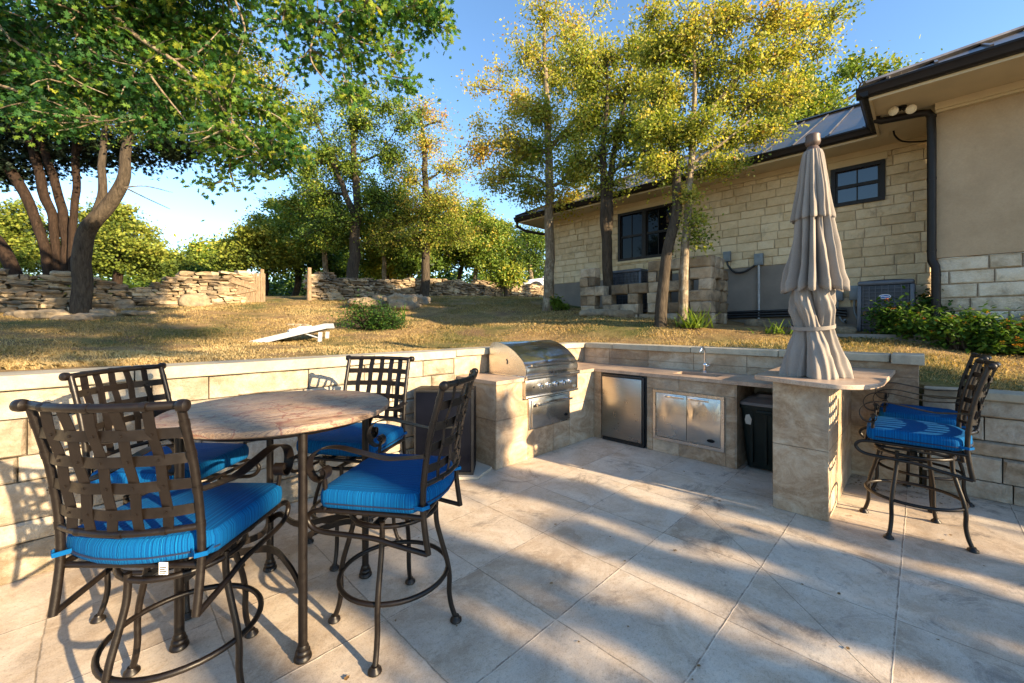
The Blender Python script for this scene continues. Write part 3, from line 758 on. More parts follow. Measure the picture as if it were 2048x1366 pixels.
def make_stool(name='bar_stool', backing=True):
    root = thing(name, 'x', 'bar stool')
    cushion_parts(root)
    PX = .247
    post = cr([(0, -.268, .495), (0, -.252, .60), (0, -.243, .70), (0, -.250, .84), (0, -.278, 1.02), (0, -.335, 1.235)], 4)
    bow = lambda x: -.062 * (1 - (x / PX) ** 2)         # the back is bowed rearwards in plan
    def backy(z):
        for a, b in zip(post, post[1:]):
            if a.z <= z <= b.z: return a.y + (b.y - a.y) * (z - a.z) / (b.z - a.z)
        return post[-1].y
    m = MB()
    for s in (-1, 1):
        m.tube([(s * PX, p.y, p.z) for p in post], .0135, 10)
        for z in (.80, .93, 1.06, 1.17): m.tube([(s * PX, backy(z - .012), z - .012), (s * PX, backy(z + .012), z + .012)], .0152, 10)
    xs = [-.258, -.244, -.2, -.13, -.065, 0, .065, .13, .2, .244, .258]
    m.tube([(x, backy(1.23) + bow(max(-PX, min(PX, x))) - (.012 if abs(x) > PX else 0), 1.235) for x in xs], .0145, 10)
    for s in (-1, 1):
        y = backy(1.23) - .012
        m.lathe([(.012, -.02), (.02, -.014), (.0215, 0), (.02, .012), (.010, .018)], (s * .264, y, 1.235), 14, 'x')
    for x in (-.16, 0, .16): m.lathe([(.0155, -.012), (.0165, 0), (.0155, .012)], (x, backy(1.23) + bow(x), 1.235), 10, 'x')
    m.tube([(x, backy(.795) + bow(x), .795) for x in xs[1:-1]], .0115, 10)
    for x in (-.13, 0.02, .15): m.lathe([(.0125, -.012), (.0138, 0), (.0125, .012)], (x, backy(.795) + bow(x), .795), 10, 'x')
    m.build('back_frame', BRONZE, root, smooth=50)
    # woven straps
    m = MB()
    hz = [.862, .955, 1.048, 1.140]; vx = [-.164, -.082, 0.0, .082, .164]
    for hi, z in enumerate(hz):
        pts = []
        for i in range(25):
            x = -PX + 2 * PX * i / 24
            wv = .0035 * math.cos((x / .086) * math.pi) * (1 if hi % 2 else -1)
            pts.append((x, backy(z) + bow(x) + wv, z))
        m.ribbon(pts, (0, 0, 1), .036, .0028)
    for vi, x in enumerate(vx):
        pts = []
        for i in range(21):
            z = .795 + (1.235 - .795) * i / 20
            wv = .0035 * math.cos((z - .865) / .095 * math.pi) * (-1 if vi % 2 else 1)
            pts.append((x, backy(z) + bow(x) + wv, z))
        m.ribbon(pts, (1, 0, 0), .036, .0028)
        for z in hz:
            m.lathe([(.0045, -.008), (.0045, .008)], (x, backy(z) + bow(x), z), 8, 'y')
    m.build('back_straps', BRONZE, root, smooth=40)
    # seat frame: side rails that loop round at the front and run back below to the foot of the back posts
    m = MB()
    for s in (-1, 1):
        x = s * .250
        m.tube(cr([(x, -.245, .655), (x, -.1, .658), (x, .1, .657), (x, .23, .656), (x, .285, .645), (x, .308, .612), (x, .285, .575), (x, .23, .558), (x, .1, .553), (x * .99, -.02, .545), (x, -.12, .525), (x, -.266, .498)], 5), .0115, 10)
        for y in (-.16, .02, .19): m.tube([(x, y - .012, .657), (x, y + .012, .657)], .0135, 10)
    for y in (-.235, .255): m.tube([(-.25, y, .652), (.25, y, .652)], .0105, 8)
    for y in (-.13, -.03, .07, .17): m.ribbon([(-.25, y, .664), (.25, y, .664)], (0, 1, 0), .036, .003)
    for x in (-.14, 0, .14): m.ribbon([(x, -.235, .661), (x, .255, .661)], (1, 0, 0), .036, .003)
    m.build('seat_frame', BRONZE, root, smooth=50)
    # armrests: flat strap sweeping forward into a scroll on a short post
    for s in (-1, 1):
        m = MB(); x = s * .252; xo = s * .266
        y0 = backy(.925)
        path = cr([(x, y0, .925), (x + s * .008, y0 + .10, .915), (xo, -.08, .912), (xo, .05, .935), (xo, .14, .950), (xo, .215, .943), (xo, .268, .912), (xo, .287, .862), (xo, .270, .815), (xo, .234, .797), (xo, .200, .812), (xo, .192, .842), (xo, .210, .858), (xo, .228, .848)], 5)
        m.ribbon([tuple(p) for p in path], (1, 0, 0), .046, .0045)
        m.tube([(xo, .212, .828), (x, .215, .74), (x, .22, .65)], .0095, 8)
        m.tube([(xo - .021, .212, .84), (xo + .021, .212, .84)], .012, 8)
        m.build('armrest', BRONZE, root, smooth=50)
    # swivel and base
    m = MB(); m.box((-.10, -.10, .628), (.10, .10, .656)); m.lathe([(.055, .585), (.055, .628)], n=16); m.box((-.205, -.018, .578), (.205, .018, .588)); m.box((-.018, -.205, .571), (.018, .205, .5795))
    m.build('swivel_plate', BLACK, root)
    m = MB(); m.tube(circle((0, 0, .578), .205, 36), .0115, 10, True); m.build('seat_ring', BRONZE, root, smooth=60)
    m = MB(); m.tube(circle((0, 0, .262), .262, 44), .0115, 10, True); m.build('foot_ring', BRONZE, root, smooth=60)
    prof = cr([(.205, 0, .60), (.206, 0, .55), (.212, 0, .49), (.236, 0, .40), (.262, 0, .31), (.274, 0, .23), (.273, 0, .15), (.284, 0, .08), (.305, 0, .02), (.308, 0, .012)], 4)
    for a in (45, 135, 225, 315):
        m = MB(); ca, sa = math.cos(R(a)), math.sin(R(a))
        m.tube([(p.x * ca, p.x * sa, p.z) for p in prof], .0125, 10)
        lg = m.build('leg', BRONZE, root, smooth=60)
        m = MB(); m.lathe([(.026, .0), (.030, .004), (.028, .014), (.018, .022), (.016, .03)], (.307 * ca, .307 * sa, .001), 16); m.build('foot_pad', BRONZE, lg, smooth=40)
    return root

stool = make_stool()
# care tag hangs from one cushion only
index_children()
LAB = [
 ((-1.335, 1.68), 90, -15, 'nearest bar stool, seen from behind, with a white care tag under its blue cushion'),
 ((-1.885, 2.30), -4, 48, 'bar stool with blue cushion pushed between the nearest stool and the left stone wall'),
 ((-1.085, 2.815), -101, 0, 'bar stool behind the round table, back to the stone wall, facing the camera'),
 ((-.59, 2.07), 171, 0, 'bar stool to the right of the round table, seen side on, dark blue cushion'),
]
def place(o, uv, ang, base, lab, group):
    # ang: facing direction of the seat in world degrees; base: extra turn of the legs relative to the seat
    o.location = (uv[0], uv[1], 0); o.rotation_euler = (0, 0, R(ang - 90)); o['label'] = lab; o['group'] = group
    for ch in ALLC(o):
        if ch.name.split('.')[0] in ('leg', 'foot_ring'): ch.rotation_euler = (0, 0, R(base) - R(ang - 90))
def ALLC(o): return [x for x in bpy.data.objects if x.parent == o]
STOOLS = []
for i, (xy, ang, base, lab) in enumerate(LAB):
    o = stool if i == 0 else copy_tree(stool); STOOLS.append(o)
    place(o, cam2w(*xy), ang - 45, base, lab, 'bar stools round the table')
for uv, ang, base, lab in (((4.175, .045), 92, 22, 'right hand bar stool nearest the camera beside the bar pillar'), ((4.97, .02), 92, 60, 'farther bar stool at the bar, half hidden behind another, close to the low wall')):
    o = copy_tree(stool); STOOLS.append(o); place(o, uv, ang, base, lab, 'bar stools at the bar')
tc = [x for x in ALLC(STOOLS[0]) if x.name.startswith('cushion')][0]
m = MB(); m.box((.124, -.274, .640), (.154, -.272, .682)); tg = m.build('care_tag', TAGWHITE, tc); 
m = MB()
for z, a, b in ((.664, .127, .150), (.657, .127, .145), (.650, .127, .151), (.644, .127, .147)): m.box((a, -.2746, z), (b, -.2742, z + .0035))
m.v = [(x, y, z) for x, y, z in m.v]
o = m.build('tag_print', BLACK, STOOLS[0]); o.parent = STOOLS[0]

# ---------------------------------------------------------------- round table
tx, ty = cam2w(-1.207, 2.17)
tbl = thing('round_table', 'round bar height table with pink veined granite top on four bronze legs', 'table', (tx, ty, 0), R(-6))
m = MB(); prof = [(.0, 1.030), (.505, 1.030), (.522, 1.034), (.531, 1.040), (.533, 1.052), (.530, 1.062), (.522, 1.067), (0.0, 1.067)]
m.lathe([(max(r, .001), z) for r, z in prof], n=96); m.build('tabletop', GRANITE, tbl, smooth=35)
m = MB(); m.tube(circle((0, 0, 1.012), .43, 40), .013, 8, True); m.tube([(-.43, 0, 1.012), (.43, 0, 1.012)], .011, 8); m.tube([(0, -.43, 1.008), (0, .43, 1.008)], .011, 8); m.build('top_frame', BRONZE, tbl, smooth=60)
for a in (0, 90, 180, 270):
    m = MB(); ca, sa = math.cos(R(a)), math.sin(R(a)); c = (.43 * ca, .43 * sa, 0)
    m.tube([(c[0], c[1], .05), (c[0], c[1], 1.022)], .0195, 14)
    lg = m.build('leg', BRONZE, tbl, smooth=60)
    m = MB(); m.lathe([(.034, .001), (.038, .007), (.036, .018), (.029, .025), (.032, .031), (.030, .042), (.024, .047), (.026, .054), (.0205, .068)], c, 20); m.build('foot', BRONZE, lg, smooth=40)
m = MB()
for a in (0, 90, 180, 270):
    b = a + 90
    p0 = Vector((.43 * math.cos(R(a)), .43 * math.sin(R(a)), .30)); p1 = Vector((.43 * math.cos(R(b)), .43 * math.sin(R(b)), .30))
    mid = (p0 + p1) / 2 * .42 + Vector((0, 0, .38 - .30 * .42))
    m.ribbon([tuple(p) for p in cr([p0, p0 * .62 + mid * .38 + Vector((0, 0, .045)), mid, p1 * .62 + mid * .38 + Vector((0, 0, .045)), p1], 7)], (0, 0, 1), .032, .010)
m.build('stretcher', BRONZE, tbl, smooth=40)

# ---------------------------------------------------------------- closed patio umbrella
def umbrella_mat():
    k = NT('taupe umbrella canvas')
    w = k.noise(160, 2, .5)
    col = k.ramp(k.math('ADD', k.math('MULTIPLY', k.noise(3, 5), .6), k.math('MULTIPLY', w, .4)), [(.3, (.215, .192, .170)), (.7, (.325, .295, .265))])
    k.bump(w, .25, .003); k.b.inputs['Sheen Weight'].default_value = .1
    k.done(col, .95, 0, .15)
    tr = k.n.new('ShaderNodeBsdfTranslucent'); tr.inputs[0].default_value = (.30, .24, .18, 1)
    mx = k.n.new('ShaderNodeMixShader'); mx.inputs[0].default_value = .12
    k.t.links.new(k.b.outputs[0], mx.inputs[1]); k.t.links.new(tr.outputs[0], mx.inputs[2]); k.t.links.new(mx.outputs[0], k.out.inputs[0])
    return k.m
CANVAS = umbrella_mat()
um = thing('closed_umbrella', 'closed taupe canvas patio umbrella standing through the bar top', 'umbrella', (4.2, .645, 1.068), R(-45))
def folds(mb, prof, n=240, pleats=8, seed=0.0, lean=(0, 0), hem=None):
    # prof: (z, radius, pleat depth, twist)
    rows = []
    for j, (z, r, amp, tw) in enumerate(prof):
        for i in range(n):
            th = 2 * math.pi * i / n
            ph = th * pleats + tw + 1.1 * mnoise.noise(Vector((math.cos(th) * 1.3, math.sin(th) * 1.3, seed + z * .6)))
            s = abs(math.sin(ph / 2)) ** .7
            s2 = math.sin(th * 23 + tw * 3 + 3 * mnoise.noise(Vector((math.cos(th) * 2, math.sin(th) * 2, z * 1.5 + seed))))
            ir = .30 * mnoise.noise(Vector((math.cos(th) * 1.6 + seed, math.sin(th) * 1.6, z * 2.2)))
            rr = r * (1 - amp + amp * s * .9 + ir * amp * 1.1 + .035 * s2 + .05 * mnoise.noise(Vector((math.cos(th) * 5, math.sin(th) * 5, z * 9 + seed))))
            zz = z
            if hem and j == 0: zz += hem * s
            if hem and j == 1: zz += hem * .5 * s
            rows.append((rr * math.cos(th) + lean[0] * (prof[-1][0] - z), rr * math.sin(th) + lean[1] * (prof[-1][0] - z), zz))
    fs = [(j * n + i, j * n + (i + 1) % n, (j + 1) * n + (i + 1) % n, (j + 1) * n + i) for j in range(len(prof) - 1) for i in range(n)]
    mb.add(rows, fs)
def lerp_prof(keys, k):
    out = []
    for a, b in zip(keys, keys[1:]):
        for i in range(k): out.append(tuple(x + (y - x) * i / k for x, y in zip(a, b)))
    return out + [keys[-1]]
m = MB(); folds(m, lerp_prof([(.765, .228, .62, 0), (.80, .220, .62, 0), (1.0, .186, .60, .1), (1.2, .152, .56, .2), (1.40, .126, .46, .3), (1.55, .102, .3, .3)], 6), pleats=13, seed=2.2, hem=-.07)
main = m.build('canopy', CANVAS, um, smooth=70); main.modifiers.new('thickness', 'SOLIDIFY').thickness = .002
m = MB(); folds(m, lerp_prof([(1.325, .158, .44, .2), (1.355, .152, .44, .2), (1.5, .132, .40, .3), (1.7, .100, .30, .4), (1.84, .076, .2, .4), (1.875, .062, .08, .4), (1.89, .03, .0, .4)], 5), pleats=13, seed=4.0, hem=-.03)
v = m.build('vent_flap', CANVAS, um, smooth=70); v.modifiers.new('thickness', 'SOLIDIFY').thickness = .002
m = MB(); folds(m, lerp_prof([(.012, .268, .42, 0), (.06, .262, .46, .1), (.16, .238, .52, .35), (.27, .195, .52, .8), (.35, .158, .46, 1.3), (.40, .142, .42, 1.8), (.46, .150, .52, 2.5), (.54, .172, .62, 3.4), (.62, .176, .64, 4.4), (.70, .160, .6, 5.2), (.80, .125, .5, 5.6), (.90, .09, .4, 5.8)], 7), pleats=5, seed=9.1, hem=-.02)
sk = m.build('gathered_skirt', CANVAS, um, smooth=70); sk.modifiers.new('thickness', 'SOLIDIFY').thickness = .002
m = MB(); m.ribbon([(.150 * math.cos(i * .21),   .150 * math.sin(i * .21), .41 + .02 * math.sin(i * .21 + 1)) for i in range(31)], (0, 0, 1), .03, .004); m.build('tie_strap', CANVAS, um, smooth=60)
m = MB(); m.lathe([(.019, -.02), (.019, 1.88)], n=14); m.build('pole', DKTRIM, um, smooth=40)
m = MB(); m.lathe([(.045, 1.868), (.052, 1.88), (.044, 1.90), (.034, 1.915), (.050, 1.93), (.055, 1.95), (.050, 1.99), (.052, 2.005), (.044, 2.015), (.02, 2.02)], n=20); m.build('finial', plain('brown plastic', (.075, .05, .042), .5), um, smooth=40)

# ---------------------------------------------------------------- house
def roof_mat():
    k = NT('aged standing seam metal')
    f = k.noise(1.6, 6, .6, k.scaled(.6, 1.6, 1))
    col = k.ramp(f, [(.3, (.085, .088, .10)), (.5, (.13, .128, .135)), (.72, (.20, .188, .178))])
    return k.done(col, k.rr(f, .3, .7, .28, .45), .75)
ROOF = roof_mat()
def glass_mat():
    k = NT('dark window glass'); 
    return k.done((.003, .004, .006), .03, 0, .18)
GLASS = glass_mat()
hs = thing('stone_house', 'long cream limestone house with dark metal roof, black gutters and a stucco wing at right', 'house', (9.3, 3.5, 1.4))
UW = 9.0
hl = [(7.35 - 5.29, 7.35 - 3.92, 3.03, 4.36), (7.35 - 1.124, 7.35 - .425, 3.52, 4.36)]   # window openings measured along the wall from its far corner
m = MB(); block_wall(m, (UW, 7.35, 0), (0, -1, 0), (-1, 0, 0), 7.45, 2.617, [.165, .15, .17, .155, .165, .16, .15, .17, .155, .165, .18], (.20, .46), .07, .015, .009, .009, hl)
block_wall(m, (UW, 1.35, 0), (0, -1, 0), (-1, 0, 0), 1.45, 1.79, [.165, .16, .17, .165, .167], (.20, .46), .07, .015, .009, .009)
block_wall(m, (UW, 7.35, 0), (1, 0, 0), (0, 1, 0), 4.0, 2.617, [.165, .15, .17, .155, .165, .16, .15, .17, .155, .165, .18], (.20, .46), .06, .010, .006, .012)
m.build('stone_wall', HOUSEBLOCK, hs, smooth=35, world=True)
m = MB()
for y0, y1, z0, z1 in ((-.14, .425, .5, 4.4), (.425, 1.124, .5, 3.52), (.425, 1.124, 4.2, 4.4), (1.124, 3.92, .5, 4.4), (3.92, 5.29, .5, 3.03), (3.92, 5.29, 4.2, 4.4), (5.29, 7.342, .5, 4.4)): m.box((UW + .024, y0, z0), (UW + .25, y1, z1))
m.box((UW + .25, 7.1, .5), (13, 7.342, 4.4)); m.build('mortar_backing', MORTAR, hs, world=True)
m = MB(); m.box((UW - .03, 1.36, .6), (UW - .0, 7.38, 2.61)); m.box((UW, 7.35, .6), (13, 7.38, 2.61)); m.box((UW - .03, -.14, .6), (UW, 1.36, 1.79)); m.build('rendered_foundation', CONCRETE, hs, world=True)
# windows
def window(y0, y1, z0, z1, cols, lintel, glass=None):
    f = MB(); w = .062
    f.box((UW - .035, y0, z0), (UW + .12, y1, z0 + w)); f.box((UW - .035, y0, z1 - w), (UW + .12, y1, z1))
    f.box((UW - .035, y0, z0 + w), (UW + .12, y0 + w, z1 - w)); f.box((UW - .035, y1 - w, z0 + w), (UW + .12, y1, z1 - w))
    n = cols; ww = (y1 - y0 - 2 * w)
    for i in range(1, n): 
        yy = y0 + w + ww * i / n; f.box((UW - .03, yy - .045, z0 + w), (UW + .12, yy + .045, z1 - w))
    fr = f.build('window_frame', DKTRIM, hs, world=True)
    for i in range(n):
        a = y0 + w + ww * i / n + (.045 if i else 0); b = y0 + w + ww * (i + 1) / n - (.045 if i < n - 1 else 0)
        zm = (z0 + z1) / 2
        g = MB(); g.box((UW + .03, a, z0 + w), (UW + .045, b, z1 - w)); g.build('pane', glass or GLASS, fr, world=True, root=hs)
        g = MB(); s = .028
        g.box((UW + .0, a, zm - .026), (UW + .03, b, zm + .026))
        g.box((UW + .005, a, z0 + w), (UW + .03, a + s, zm - .026)); g.box((UW + .005, b - s, z0 + w), (UW + .03, b, zm - .026))
        g.box((UW + .012, a, zm + .026), (UW + .03, a + s, z1 - w)); g.box((UW + .012, b - s, zm + .026), (UW + .03, b, z1 - w))
        yc = (a + b) / 2; 
        g.box((UW + .016, yc - .009, z0 + w), (UW + .03, yc + .009, zm - .026)); g.box((UW + .016, yc - .009, zm + .026), (UW + .03, yc + .009, z1 - w))
        g.build('sash', DKTRIM, fr, world=True, root=hs)
    l = MB(); l.box((UW - .02, y0 - .03, z1), (UW + .1, y1 + .03, lintel)); l.build('lintel_board', BEIGE, hs, world=True)
window(3.92, 5.29, 3.03, 4.20, 2, 4.36)
GLASS2 = NT('sky reflecting glass').done((.008, .016, .035), .03, 0, 1.0)
window(.425, 1.124, 3.52, 4.18, 1, 4.36, GLASS2)
m = MB(); m.box((UW - .035, 3.87, 2.975), (UW + .05, 5.34, 3.028)); m.build('window_sill', HOUSEBLOCK, hs, world=True)
# eaves: soffit, fascia, gutter
m = MB(); m.box((8.36, -.1, 4.392), (9.02, 8.03, 4.41)); m.box((9.02, 7.30, 4.392), (13, 8.03, 4.41)); m.box((8.955, -.14, 4.30), (8.985, 7.36, 4.391)); m.build('soffit', BEIGE, hs, world=True)
m = MB(); m.box((8.33, .47, 4.35), (8.358, 8.06, 4.50)); m.box((8.358, 8.03, 4.35), (13, 8.06, 4.50)); m.build('fascia', BEIGE, hs, world=True)
GUT = [(0, .0), (0, .12), (-.018, .125), (-.10, .125), (-.115, .118), (-.115, .095), (-.095, .075), (-.075, .02), (-.05, .0)]
m = MB()
m.extrude([(8.329 + a, 4.385 + b) for a, b in GUT], 'y', .45, 8.16)
m.extrude([(8.061 - a, 4.385 + b) for a, b in GUT], 'x', 8.23, 13)
m.extrude([(6.919 + a, 4.385 + b) for a, b in GUT], 'y', -2.36, .60)
m.extrude([(.481 - a, 4.385 + b) for a, b in GUT], 'x', 6.83, 8.23)
m.build('gutter', DKTRIM, hs, smooth=30, world=True)
m = MB(); m.tube([(8.27, 8.08, 4.40), (8.30, 8.08, 4.25)] + cr([(8.45, 7.9, 4.12), (8.7, 7.6, 4.04), (8.93, 7.40, 3.98), (8.95, 7.40, 3.8)], 4) + [(8.95, 7.40, 2.2)], .04, 10); m.build('downpipe', DKTRIM, hs, smooth=60, world=True)
m = MB(); m.tube([(7.66, .46, 4.41), (7.66, .44, 4.345), (7.67, .40, 4.325), (7.735, .02, 4.315), (7.742, -.055, 4.30), (7.745, -.085, 4.24), (7.745, -.09, 4.0), (7.745, -.09, 2.42), (7.743, -.092, 2.34), (7.725, -.125, 2.25), (7.72, -.13, 2.17), (7.72, -.13, 1.25)], .046, 14)
for z in (4.22, 3.4, 2.45, 2.12): m.tube([(7.745 if z > 2.3 else 7.72, -.09 if z > 2.3 else -.13, z), (7.745 if z > 2.3 else 7.72, -.09 if z > 2.3 else -.13, z + .03)], .05, 14)
m.build('downpipe', DKTRIM, hs, smooth=60, world=True)
# roofs
def sheet(mb, pts, t=.03):
    n = len(pts); P = [Vector(p) for p in pts]; N = (P[1] - P[0]).cross(P[2] - P[0]).normalized()
    if N.z < 0: N = -N
    mb.add([p for p in P] + [p - N * t for p in P], [tuple(range(n)), tuple(reversed(range(n, 2 * n)))] + [(i, (i + 1) % n, n + (i + 1) % n, n + i) for i in range(n)])
m = MB(); E = 8.29; z0 = 4.515
B_ = (12.2, 4.25, z0 + (12.2 - E) * .5)
sheet(m, [(E, 8.16, z0), B_, (12.2, -2.45, B_[2]), (9.77, -.94, z0 + (9.77 - E) * .5), (E, .5, z0)])
sheet(m, [(E, 8.16, z0), (16.1, 8.16, z0), B_]); sheet(m, [(16.1, 8.16, z0), (16.1, -2.45, z0), (12.2, -2.45, B_[2]), B_])
y = 8.0
while y > .55:       # standing seams run up the slope, stopped by the hip at the far end
    top = min(12.2, E + max(.05, (8.16 - y)))
    vdir = Vector((1, 0, .5)).normalized()
    a, b = Vector((E, y, z0)), Vector((top, y, z0 + (top - E) * .5))
    m.ribbon([a + Vector((0, 0, .018)), b + Vector((0, 0, .018))], (0, 1, 0), .022, .022)
    y -= .46
m.ribbon([Vector((12.2, 4.25, B_[2] + .02)), Vector((12.2, -2.45, B_[2] + .02))], (1, 0, 0), .2, .03)
m.ribbon([Vector((E, 8.16, z0 + .02)), Vector(B_) + Vector((0, 0, .02))], (1, 0, 0), .12, .03)
# wing roof
W0, wz = 6.86, 4.515
R1 = (W0 + 1.48, -.94, wz + .74); R2 = (9.77, -.94, wz + .74)
sheet(m, [(W0, .54, wz), (W0, -2.42, wz), R1]); sheet(m, [(W0, .54, wz), R1, R2, (8.29, .54, wz)]); sheet(m, [(W0, -2.42, wz), (8.29, -2.42, wz), R2, R1])
for yy in np.arange(.3, -2.36, -.42):
    d = min(.54 - yy, yy + 2.42)
    if d > .1: m.ribbon([(W0, yy, wz + .02), (W0 + d, yy, wz + .02 + d * .49)], (0, 1, 0), .03, .03)
m.ribbon([Vector((W0, .54, wz + .02)), Vector(R1) + Vector((0, 0, .02))], (1, 0, 0), .12, .03)
m.ribbon([Vector(R1) + Vector((0, 0, .02)), Vector(R2) + Vector((0, 0, .02))], (0, 1, 0), .16, .03)
m.build('roof', ROOF, hs, world=True)
# wing walls and eaves
WU = 7.80
m = MB(); m.box((WU, -1.9, 2.37), (WU + .1, -.13, 4.40)); m.box((WU + .1, -.16, 2.37), (9.0, -.13, 4.4)); m.build('stucco_panel', STUCCO, hs, world=True)
m = MB(); block_wall(m, (WU + .03, -.14, 0), (0, -1, 0), (-1, 0, 0), 1.76, .96, [.165, .18, .17, .19, .175, .18, .17, .18], (.25, .55), .06, .020, .011, .014)
m.build('wing_stone_wall', WINGSTONE, hs, smooth=35, world=True)
m = MB(); m.box((WU + .065, -1.9, .6), (WU + .2, -.145, 2.365)); m.box((WU + .2, -.16, .6), (9.0, -.145, 2.365)); m.build('mortar_backing', MORTAR, hs, world=True)
m = MB(); m.box((6.95, -2.34, 4.392), (8.36, .45, 4.41)); m.build('soffit', BEIGE, hs, world=True)
m = MB(); m.box((6.92, -2.36, 4.35), (6.948, .48, 4.50)); m.box((6.948, .452, 4.35), (8.33, .48, 4.50)); m.box((WU - .10, -1.9, 4.30), (WU, -.12, 4.39)); m.box((WU - .07, -1.9, 4.27), (WU - .0005, -.125, 4.30)); m.build('fascia', BEIGE, hs, world=True)
# flood lights
fl = MB(); fl.lathe([(.05, 4.372), (.05, 4.391)], (7.52, .19, 0), 16); fl.tube([(7.52, .19, 4.375), (7.50, .21, 4.345)], .018, 8); fl.tube([(7.52, .19, 4.375), (7.54, .16, 4.345)], .018, 8)
flo = fl.build('floodlight', DKTRIM, hs, smooth=40, world=True)
LAMP = plain('frosted lamp glass', (.72, .66, .52), .3, 0, .05)
for c, d in (((7.46, .255, 4.335), (-.8, .35, -.25)), ((7.50, .105, 4.32), (-.8, -.15, -.45))):
    q = Vector((0, 0, 1)).rotation_difference(Vector(d).normalized()).to_matrix()
    b = MB(); b.lathe([(.018, -.05), (.030, -.03), (.052, .02), (.056, .035), (.04, .05), (.01, .056)], c, 18, 'z', q); b.build('lamp', LAMP, flo, smooth=50, world=True, root=hs)
b = MB(); b.lathe([(.09, 4.36), (.095, 4.391)], (8.75, 2.32, 0), 16); b.build('eave_light', BEIGE, hs, smooth=40, world=True)
b = MB(); b.tube(cr([(8.35, .30, 4.38), (8.36, .28, 4.30), (8.5, .2, 4.24), (8.8, .0, 4.27), (8.96, -.1, 4.32)], 5), .012, 8); b.build('cable', DKTRIM, hs, smooth=60, world=True)

# electrical boxes and pipes on the wall: each its own thing
def ebox(y, z, w, h, lab, d=.09, cond=None):
    o = thing('electrical_box', lab, 'electrical box', (UW - .03, y, z), 0, 'grey electrical boxes on the house wall')
    m = MB(); m.rbox((-d, -w / 2, -h / 2), (-.001, w / 2, h / 2), .006); m.build('housing', GREYBOX, o, smooth=35)
    m = MB(); m.rbox((-d - .008, -w / 2 + .012, -h / 2 + .02), (-d, w / 2 - .012, h / 2 - .015), .004); m.box((-d - .02, -.02, h / 2 - .06), (-d - .008, .02, h / 2 - .04)); m.build('cover', GREYBOX, o, smooth=35)
    return o
e1 = ebox(2.215, 2.74, .15, .22, 'grey electrical box with pale vertical conduit below it, on the stone house wall')
m = MB(); m.tube([(-.05, 0, -.11), (-.05, 0, -1.45)], .021, 10); m.build('conduit', plain('pale grey conduit', (.36, .37, .38), .45, .1), e1, smooth=60)
e2 = ebox(2.78, 2.86, .13, .20, 'grey electrical box with a drooping black cable, just above the broken block screen')
m = MB(); m.tube(cr([(-.05, 0, -.10), (-.06, -.03, -.20), (-.06, -.15, -.33), (-.06, -.33, -.33), (-.05, -.50, -.22)], 6), .02, 8); m.build('cable', BLACK, e2, smooth=60)
e3 = ebox(1.02, 2.02, .14, .24, 'grey disconnect box partly behind the umbrella, left of its twin')
e4 = ebox(.80, 2.02, .13, .24, 'grey disconnect box between the umbrella and the condenser')
for e in (e3, e4):
    m = MB(); m.tube(cr([(-.05, 0, -.12), (-.05, 0, -.3), (-.08, -.05, -.45), (-.2, -.12, -.5), (-.35, -.12, -.45)], 5), .016, 8); m.build('conduit', GREYBOX, e, smooth=60)
m = MB()
for k, z in enumerate((1.74, 1.69, 1.64)): m.tube(cr([(UW - .07 - .02 * k, 3.0, z - .02), (UW - .09, 2.4, z), (UW - .08 - .01 * k, 1.8, z + .01), (UW - .09, 1.2, z + .03), (UW - .1, .9, z)], 5), .024, 8)
tag(m.build('refrigerant_pipes', BLACK, None, smooth=60), 'bundle of black insulated pipes running low along the grey foundation', 'pipes')

